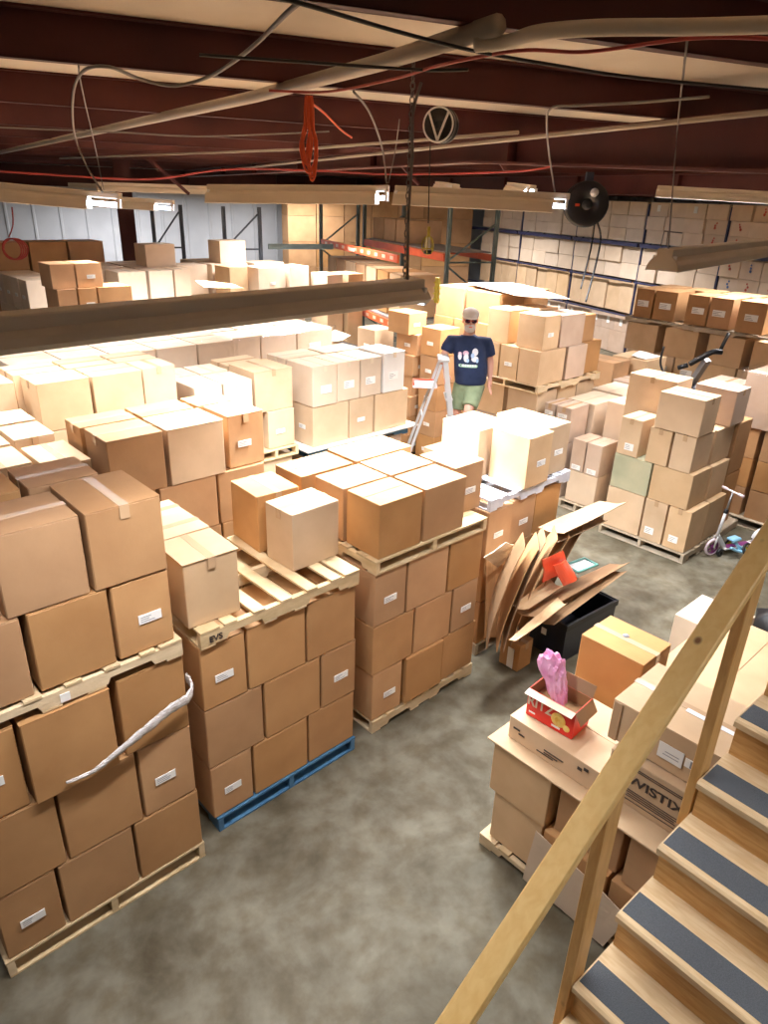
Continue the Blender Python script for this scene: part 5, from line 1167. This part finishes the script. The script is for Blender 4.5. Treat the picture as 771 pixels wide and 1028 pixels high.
mb = MB(); mb.tube([(0, .028, .115), (.03, .025, .26), (.035, 0, .27)], .012, 8); mb.tube([(0, -.028, .115), (.03, -.025, .26), (.035, 0, .27)], .012, 8); mb.build('fork', 'whitep', sc)
MB().tube([(.035, 0, .26), (.085, 0, .62)], .019, 12).build('stem_tube', 'whitep', sc)
MB().tube([(.083, 0, .60), (.115, 0, .86)], .013, 10).build('inner_stem', 'grey_metal', sc)
mb = MB(); mb.tube([(.079, 0, .58), (.087, 0, .63)], .028, 10); mb.build('clamp', 'black', sc)
mb = MB().tube([(.115, -.16, .87), (.115, .16, .87)], .011, 8); mb.build('handlebar', 'whitep', sc)
for s in (-1, 1): MB().tube([(.115, s*.09, .87), (.115, s*.17, .87)], .018, 10).build('grip', 'pinkwhite', sc)
mb = MB(); mb.bar((.05, 0, .27), (.2, 0, .085), .05, .035, up=Vector((0, 1, 0))); mb.box(.18, -.055, .06, .66, .055, .085, c=.006); mb.box(.64, -.03, .07, .80, -.022, .10); mb.box(.64, .022, .07, .80, .03, .10); mb.build('deck', 'whitep', sc)
MB().box(.22, -.045, .085, .62, .045, .0875).build('grip_pad', 'purple', sc)
mb = MB(); mb.add([(Ls+.125*math.cos(t), y, .115+.14*math.sin(t)) for t in [R(q) for q in range(10, 171, 16)] for y in (-.03, .03)], [(2*i, 2*i+1, 2*i+3, 2*i+2) for i in range(10)]); mb.build('mudguard', 'whitep', sc)
a_ = atz(722, 560, 0); tb = empty('toy_trike', (a_.x+.12, a_.y-.06, 0), ang+R(8)); tag(tb, 'small light blue ride-on with yellow wheels parked against the scooter', 'toy')
wheel(tb, (.20, -.12, .10), .10, Matrix.Rotation(R(62), 4, 'X'), 'black', 'yellow', .03, 6); wheel(tb, (.22, .16, .10), .10, Matrix.Rotation(R(112), 4, 'X'), 'black', 'yellow', .03, 6)
mb = MB(); mb.tube(smooth_path([(-.02, -.02, .14), (.06, -.05, .10), (.12, -.09, .09), (.20, -.10, .10)]), .02, 10); mb.tube([(.20, -.10, .10), (.22, .13, .10)], .014, 8); mb.tube([(.12, -.06, .1), (.10, .05, .22)], .02, 10); mb.build('frame', 'ltblue', tb)
MB().box(.02, -.02, .2, .18, .1, .24, c=.015).build('seat', 'ltblue', tb)
MB().lathe([(.02, -.02), (.05, -.018), (.055, 0), (.05, .018), (.02, .02)], 16, Matrix.Translation((-.10, .06, .055)) @ RXm, closed=True).build('caster', 'black', tb)

# ================================================================== MACHINE BY THE FAR STACK
mp_ = atd(693, 382, 12.0); g0 = Vector((mp_.x, mp_.y, 0)); mc = empty('pallet_truck', g0, R(-40)); tag(mc, 'grey and black pedestrian pallet truck with a tall handle before the far stack', 'pallet truck')
zc = mp_.z-.12
mb = MB(); mb.box(-.3, -.25, .05, .3, .25, zc*.75, c=.05); mb.lathe([(.28, zc*.72), (.3, zc*.8), (.24, zc), (.1, zc+.06), (0, zc+.07)], 20); mb.build('motor_body', 'crate', mc)
mb = MB(); mb.bar((.0, 0, zc), (.10, -.22, zc+.52), .13, .08); mb.build('steering_column', 'grey_metal', mc)
mb = MB(); mb.tube(smooth_path([(-.12, -.1, zc+.42), (.0, -.2, zc+.55), (.14, -.26, zc+.66), (.30, -.24, zc+.66)]), .045, 10); mb.tube([(.28, -.22, zc+.66), (.40, -.15, zc+.95)], .03, 8); mb.tube([(-.14, -.08, zc+.40), (-.26, .0, zc+.33)], .04, 8); mb.build('tiller_head', 'black', mc)
mb = MB().tube(smooth_path([(-.05, .0, zc), (-.25, .15, zc+.05), (-.42, .32, zc+.3), (-.42, .34, zc+.62)]), .02, 8); mb.build('hose', 'black', mc)
mb = MB()
for s in (-1, 1): mb.box(-1.1 if 0 else .3, s*.2-.08, .03, 1.3, s*.2+.08, .09, c=.01)
mb.build('fork', 'grey_metal', mc)

# ================================================================== STEP LADDER AND MAN
eR = Vector((.725, -.688, 0)); gR = Vector((.688, .725, 0))
lt = atz(445, 361, 2.28); la = empty('step_ladder', (lt.x, lt.y, 0), math.atan2(eR.y, eR.x)); tag(la, 'aluminium step ladder standing open beside the man', 'ladder')
HT = 2.28
for s in (-1, 1):
    mb = MB(); mb.bar((.02, s*.15, HT), (.40, s*.24, 0), .06, .025, up=Vector((0, 1, 0))); mb.build('front_rail', 'alu', la)
    mb = MB(); mb.bar((-.03, s*.15, HT-.03), (-.70, s*.25, 0), .032, .02, up=Vector((0, 1, 0))); mb.build('rear_rail', 'alu', la)
mb = MB().box(-.07, -.17, HT, .07, .17, HT+.035, c=.01); mb.build('top_cap', 'alu', la)
for k in range(6):
    z = .32+.3*k; x = .40-.38*z/HT; w_ = .24-.09*z/HT
    MB().box(x-.05, -w_, z-.012, x+.04, w_, z+.012, c=.003).build('step', 'alu', la)
for k in range(3):
    z = .5+.55*k; x = -.70+.67*z/HT; w_ = .25-.1*z/HT
    MB().tube([(x, -w_, z), (x, w_, z)], .012, 8).build('rear_brace', 'alu', la)
MB().box(-.36, -.15, HT-.33, -.06, .15, HT-.30, c=.008).build('paint_shelf', 'pinkwhite', la)['label'] = 'pinkish white fold-down shelf'
mb = MB(); mb.tube([(-.35, -.14, HT-.29), (-.35, .14, HT-.29), (-.1, .14, HT-.29)], .012, 6); mb.build('shelf_rim', 'red_plastic', la)
# platform of cartons the man stands on
mx = Vector((6.82, 5.78, 0))
for k in range(2): carton(mx.x-.34, mx.x+.36, mx.y-.32, mx.y+.34, .002+.53*k, .53*(k+1), ['lower', 'upper'][k]+' carton under the feet of the man', 'cartons under the man', 'tan', tp=False)
def skin_mesh(name, verts, edges, radii, root, sub=2, smooth=True):
    me = bpy.data.meshes.new(name); me.from_pydata([Vector(v) for v in verts], edges, []); me.update()
    o = bpy.data.objects.new(name, me); COL.objects.link(o)
    mod = o.modifiers.new('s', 'SKIN'); mod.use_smooth_shade = True
    sv = me.skin_vertices[0].data
    for i, r in enumerate(radii):
        sv[i].radius = r if isinstance(r, tuple) else (r, r); sv[i].use_root = (i == root)
    ss = o.modifiers.new('u', 'SUBSURF'); ss.levels = sub; ss.render_levels = sub
    dg = bpy.context.evaluated_depsgraph_get(); dg.update()
    m2 = bpy.data.meshes.new_from_object(o.evaluated_get(dg)); bpy.data.objects.remove(o); bpy.data.meshes.remove(me)
    for p in m2.polygons: p.use_smooth = True
    return m2
FZ = 1.062
man = empty('person', (mx.x, mx.y, FZ), math.atan2(eR.y, eR.x))
tag(man, 'person in white cap, sunglasses, navy T-shirt and olive shorts leaning on the step ladder', 'person')
# local x = image right, -y = toward the viewer
V_ = []; E_ = []; R_ = []
def jv(p, r, link=None):
    V_.append(p); R_.append(r)
    if link is not None: E_.append((link, len(V_)-1))
    return len(V_)-1
pel = jv((.07, .02, .93), (.135, .10)); bel = jv((.06, .0, 1.10), (.14, .11), pel); che = jv((.035, .01, 1.28), (.14, .08), bel); upc = jv((.02, .01, 1.39), (.11, .055), che)
nk = jv((.01, -.01, 1.49), (.062, .062), upc); nk2 = jv((.01, -.02, 1.55), (.06, .062), nk)
hd = jv((.01, -.03, 1.62), (.078, .092), nk2); hd2 = jv((.01, -.03, 1.70), (.083, .098), hd); hd3 = jv((.01, -.02, 1.765), (.05, .06), hd2)
def arm(sh, el, wr, hand_dir, thumb_side, curl):
    s0 = jv((sh[0]*.6+.01, sh[1], sh[2]+.0), .055, upc); s1 = jv(sh, .056, s0); m_ = jv(tuple((Vector(sh)+Vector(el))/2), .054, s1); e1 = jv(el, .045, m_); f1 = jv(tuple(Vector(el)*.6+Vector(wr)*.4), .043, e1); w1 = jv(wr, .027, f1)
    d = Vector(hand_dir).normalized(); side = Vector(thumb_side).normalized(); nrm = d.cross(side)
    pm = Vector(wr)+d*.05; p1 = jv(tuple(pm), (.034, .02), w1); kn = Vector(wr)+d*.085; p2 = jv(tuple(kn), (.034, .018), p1)
    for k, (o_, ln_) in enumerate(((.030, .068), (.010, .078), (-.010, .073), (-.029, .056))):
        b0 = kn+side*o_; a = jv(tuple(b0), .0095, p2); q = b0+d*ln_*.45+nrm*curl*.012; b1 = jv(tuple(q), .0088, a)
        q2 = q+d*ln_*.33*(1-curl*.3)+nrm*curl*.026; b2 = jv(tuple(q2), .008, b1); q3 = q2+d*ln_*.22*(1-curl*.8)+nrm*curl*.02; jv(tuple(q3), .007, b2)
    t0 = pm-d*.015+side*.032; a = jv(tuple(t0), .011, p1); t1 = t0+d*.03+side*.022; b1 = jv(tuple(t1), .0095, a); jv(tuple(t1+d*.026+side*.004+nrm*curl*.012), .008, b1)
RA = ((-.21, .0, 1.40), (-.30, -.06, 1.19), (-.255, -.15, 1.04)); LA = ((.25, .01, 1.39), (.315, .03, 1.14), (.32, -.03, .92))
arm(*RA, (.15, -.25, -1), (1, -.2, .1), -.9)
arm(*LA, (.0, -.15, -1), (-.3, -1, 0), -.6)
def leg(hip, kn, an, foot):
    h = jv(hip, .085, pel); t_ = jv(tuple((Vector(hip)+Vector(kn))/2), .088, h); k_ = jv(kn, .062, t_); c_ = jv(tuple(Vector(kn)*.65+Vector(an)*.35), .06, k_); a = jv(an, .038, c_); hh = jv((an[0], an[1]+.02, an[2]-.05), .035, a)
    f1 = jv(tuple(Vector(an)+Vector(foot)*.5+Vector((0, 0, -.055))), (.04, .03), a); jv(tuple(Vector(an)+Vector(foot)+Vector((0, 0, -.065))), (.036, .022), f1)
LL = ((.16, .0, .88), (.05, -.25, .58), (.05, -.04, .12)); RL = ((-.02, .03, .88), (-.07, .0, .50), (-.08, .12, .10))
leg(*LL, (0, -.17, -.01)); leg(*RL, (-.03, -.17, 0))
bodym = skin_mesh('body', V_, E_, R_, 0, 2); bodym.materials.append(M['skin'])
body = bpy.data.objects.new('body', bodym); COL.objects.link(body); body.parent = man
# T-shirt
def loft(rings, seg=28):
    """closed loft through (cx, cy, z, rx, ry) rings"""
    vs = []; fs = []
    for (cx_, cy_, z_, rx_, ry_) in rings:
        for k in range(seg):
            a = 2*math.pi*k/seg; c, s_ = math.cos(a), math.sin(a)
            vs.append((cx_+rx_*math.copysign(abs(c)**.85, c), cy_+ry_*math.copysign(abs(s_)**.9, s_), z_))
    n = len(rings)
    for i_ in range(n-1):
        for k in range(seg): fs.append((i_*seg+k, i_*seg+(k+1) % seg, (i_+1)*seg+(k+1) % seg, (i_+1)*seg+k))
    fs += [tuple(range(seg))[::-1], tuple(range((n-1)*seg, n*seg))]
    return vs, fs
def cloth(name, parts, mat, vox=.013):
    mb = MB()
    for vs, fs in parts: mb.add(vs, fs)
    q = mb.build(name, mat)
    a = q.modifiers.new('r', 'REMESH'); a.mode = 'VOXEL'; a.voxel_size = vox; a.use_smooth_shade = True
    b_ = q.modifiers.new('s', 'SMOOTH'); b_.iterations = 7; b_.factor = .5
    dg_ = bpy.context.evaluated_depsgraph_get(); dg_.update()
    m2 = bpy.data.meshes.new_from_object(q.evaluated_get(dg_)); bpy.data.objects.remove(q)
    for p in m2.polygons: p.use_smooth = True
    return m2
def tubep(pts, rs, seg=18):
    mb = MB(); mb.tube(pts, rs, seg); return mb.v, mb.f
torso = loft([(.075, .0, .875, .195, .155), (.075, -.005, .93, .202, .165), (.07, -.012, 1.03, .212, .182), (.06, -.012, 1.13, .212, .182), (.045, -.008, 1.23, .205, .165), (.03, .0, 1.33, .205, .14), (.02, .0, 1.40, .20, .115), (.02, .0, 1.445, .165, .09), (.015, -.005, 1.475, .10, .08), (.012, -.01, 1.492, .075, .07)])
slR = tubep([(-.10, .0, 1.40), RA[0], tuple(Vector(RA[0])*.72+Vector(RA[1])*.28), tuple(Vector(RA[0])*.40+Vector(RA[1])*.60)], [.075, .082, .082, .080])
slL = tubep([(.14, .0, 1.40), LA[0], tuple(Vector(LA[0])*.72+Vector(LA[1])*.28), tuple(Vector(LA[0])*.36+Vector(LA[1])*.64)], [.075, .082, .082, .080])
tm = cloth('t_shirt', [torso, slR, slL], 'navy_cloth')
ts = bpy.data.objects.new('t_shirt', tm); COL.objects.link(ts); ts.parent = man
# shorts
hipl = loft([(.07, .02, .76, .15, .12), (.07, .02, .84, .185, .15), (.07, .02, .95, .178, .145)])
lgL = tubep([(.155, .0, .86), tuple(Vector(LL[0])*.5+Vector(LL[1])*.5), tuple(Vector(LL[0])*.14+Vector(LL[1])*.86)], [.118, .112, .105])
lgR = tubep([(-.015, .02, .86), (-.045, .02, .68), (-.07, .0, .53)], [.118, .108, .102])
sm_ = cloth('shorts', [hipl, lgL, lgR], 'green_cloth')
o = bpy.data.objects.new('shorts', sm_); COL.objects.link(o); o.parent = man
# shoes
for an, ft in ((LL[2], (0, -.17, 0)), (RL[2], (-.03, -.17, 0))):
    mb = MB(); d = Vector(ft).normalized(); x = Vector((-d.y, d.x, 0)); T = Matrix((x, -d, Vector((0, 0, 1)))).transposed().to_4x4(); T.translation = Vector((an[0], an[1], an[2]-.10))
    mb.lathe([(0, 0), (.05, 0), (.055, .03), (.05, .07), (.04, .10), (0, .11)], 18, T @ Matrix.Translation((0, -.07, .0)) @ Matrix.Diagonal((1, 2.7, 1, 1))); mb.build('shoe', 'whitep', man)
# head: face details
H0 = Vector((.01, -.03, 1.66))
mb = MB()
bm = bmesh.new(); bmesh.ops.create_icosphere(bm, subdivisions=3, radius=1)
def ico(name, c, sx, sy, sz, mat, parent, cond=None, T=None):
    bm = bmesh.new(); bmesh.ops.create_icosphere(bm, subdivisions=3, radius=1)
    if cond: bmesh.ops.delete(bm, geom=[q for q in bm.verts if not cond(q.co)], context='VERTS')
    for q in bm.verts: q.co = Vector((c[0]+q.co.x*sx, c[1]+q.co.y*sy, c[2]+q.co.z*sz))
    me = bpy.data.meshes.new(name); bm.to_mesh(me); bm.free(); me.materials.append(M[mat])
    for p in me.polygons: p.use_smooth = True
    o = bpy.data.objects.new(name, me); COL.objects.link(o); o.parent = parent; return o
cp_ = ico('cap', (.01, -.025, 1.735), .105, .118, .085, 'cap', man, lambda q: q.z > -.35)
mb = MB(); nb_ = 10; vs = []
for k in range(nb_+1):
    a = R(200+140*k/nb_); 
    for (rx, ry, z) in ((.10, .105, 1.712), (.095, .185, 1.70)):
        vs.append((.01+rx*math.cos(a), -.03+ry*math.sin(a), z))
m0 = len(vs); vs += [(x, y, z+.008) for x, y, z in vs]
fs = [(2*k, 2*k+1, 2*k+3, 2*k+2) for k in range(nb_)]+[(m0+2*k, m0+2*k+2, m0+2*k+3, m0+2*k+1) for k in range(nb_)]+[(2*k+1, m0+2*k+1, m0+2*k+3, 2*k+3) for k in range(nb_)]
mb.add(vs, fs, 0, True); mb.build('cap_peak', 'cap', cp_)
for s in (-1, 1): ico('ear', (.01+s*.088, -.02, 1.655), .012, .022, .032, 'skin', man)
ico('nose', (.01, -.135, 1.645), .015, .024, .024, 'skin', man)
ico('beard', (.01, -.068, 1.578), .072, .072, .058, 'beard', man)
ico('mouth', (.01, -.137, 1.598), .024, .008, .006, 'red_plastic', man)
gl_ = MB()
for s in (-1, 1): gl_.lathe([(0, .012), (.03, .010), (.034, 0), (.03, -.006), (0, -.006)], 16, Matrix.Translation((.01+s*.038, -.123, 1.668)) @ Matrix.Rotation(R(90), 4, 'X') @ Matrix.Diagonal((1, .8, 1, 1)))
g_ = gl_.build('sunglasses', 'lens', man)
mb = MB(); mb.tube([(-.02, -.132, 1.675), (.04, -.132, 1.675)], .004, 6)
for s in (-1, 1): mb.tube([(.01+s*.072, -.118, 1.672), (.01+s*.095, -.02, 1.668)], .004, 6)
mb.build('glasses_frame', 'red_plastic', g_)
# shirt print, wrapped on the chest
bv = BVHTree.FromPolygons([q.co.copy() for q in tm.vertices], [tuple(p.vertices) for p in tm.polygons])
def decal(shape, mat, name='shirt_print'):
    """shape = list of ellipses (x, z, rx, rz) or boxes; projected on the front of the shirt"""
    mb = MB()
    for (x, z, rx, rzz, kind) in shape:
        n = 14; vs = [(x, z)]
        for ring in (.5, 1):
            for k in range(n):
                a = 2*math.pi*k/n; c, s = math.cos(a), math.sin(a)
                if kind == 'b': c = max(-1, min(1, c*1.42)); s = max(-1, min(1, s*1.42))
                vs.append((x+rx*c*ring, z+rzz*s*ring))
        P = []
        for (a, b_) in vs:
            h = bv.ray_cast(Vector((a, -1, b_)), Vector((0, 1, 0)))
            P.append(Vector((a, (h[0].y if h[0] else -.15)-.004, b_)))
        fs = [(0, 1+k, 1+(k+1) % n) for k in range(n)]+[(1+k, 1+n+k, 1+n+(k+1) % n, 1+(k+1) % n) for k in range(n)]
        mb.add(P, fs)
    return mb.build(name, mat, ts)
decal([(-.095, 1.245, .022, .045, 'e'), (-.02, 1.235, .03, .055, 'e'), (.09, 1.30, .038, .045, 'e'), (.09, 1.22, .045, .035, 'e')], 'print_white')
decal([(-.025, 1.285, .036, .03, 'e'), (-.095, 1.275, .022, .02, 'e')], 'print_pink')
decal([(.06, 1.26, .022, .03, 'e'), (.0, 1.20, .02, .025, 'e'), (.12, 1.2, .018, .025, 'e')], 'print_blue')
decal([(.0+.012, 1.135, .115, .018, 'b')], 'print_green'); decal([(-.05+.03*k, 1.14, .010, .012, 'b') for k in range(6)], 'print_white')
# yellow post guard
yg = atd(438, 304, 9.4)
MB_ = MB(); MB_.bar(yg+Vector((0, 0, -.0)), yg+Vector((0, 0, .32)), .06, .03)
for k in range(4): MB_.bar(yg+Vector((0, 0, .05+.07*k))-eR*.05, yg+Vector((0, 0, .05+.07*k))+eR*.05, .02, .02)
tag(MB_.build('yellow_bracket', 'yellow'), 'yellow plastic bracket standing beside the brown carton behind the man', 'bracket')
for o_, p_, l_ in ((0, (7.5, 10.1), 'small open carton on the dark covered pallet, right one'), (1, (7.15, 10.8), 'small open carton on the dark covered pallet, left one')):
    open_carton(p_[0], p_[1], 1.465, .8, .6, .16, l_, 'pale', R(-10), None, (.3, .4, .6, .2))

# ------------------------------------------------------------------ cartons beyond the 300 that show largest become one object of kind stuff
bpy.context.view_layer.update()
dg = bpy.context.evaluated_depsgraph_get(); hits = {}
for iy in range(0, 1028, 5):
    for ix in range(0, 771, 5):
        o_ = CPOS.copy(); d = ray(ix, iy).normalized()
        for _ in range(3):
            ok, loc, nr, fi, ob, mtx = S.ray_cast(dg, o_, d)
            if not ok: break
            if ob.name.startswith('stretch_wrap'): o_ = loc+d*.005; continue
            while ob.parent: ob = ob.parent
            hits[ob.name] = hits.get(ob.name, 0)+1; break
cart = [o for o in COL.objects if o.name.startswith('cardboard_box') and o.parent is None]
cart.sort(key=lambda o: -hits.get(o.name, 0))
print('CARTONS', len(cart), 'seen', sum(1 for o in cart if hits.get(o.name)))
rest = cart[300:]
verts, faces, mi, mats = [], [], [], []
drop = set()
for o in rest:
    for q in [o]+[c for c in COL.objects if c.parent is o]:
        drop.add(q)
        off = len(verts); mw = q.matrix_world
        verts += [mw @ v.co for v in q.data.vertices]
        idx = []
        for m_ in q.data.materials:
            if m_ not in mats: mats.append(m_)
            idx.append(mats.index(m_))
        for p in q.data.polygons: faces.append(tuple(off+v for v in p.vertices)); mi.append(idx[p.material_index])
bpy.data.batch_remove(list(drop))
if rest:
    me = bpy.data.meshes.new('cardboard_boxes'); me.from_pydata(verts, [], faces)
    for m_ in mats: me.materials.append(m_)
    me.polygons.foreach_set('material_index', mi); me.update()
    o = bpy.data.objects.new('cardboard_boxes', me); COL.objects.link(o)
    tag(o, 'remaining small and mostly hidden cartons inside and behind all the stacks', 'box', None, 'stuff')
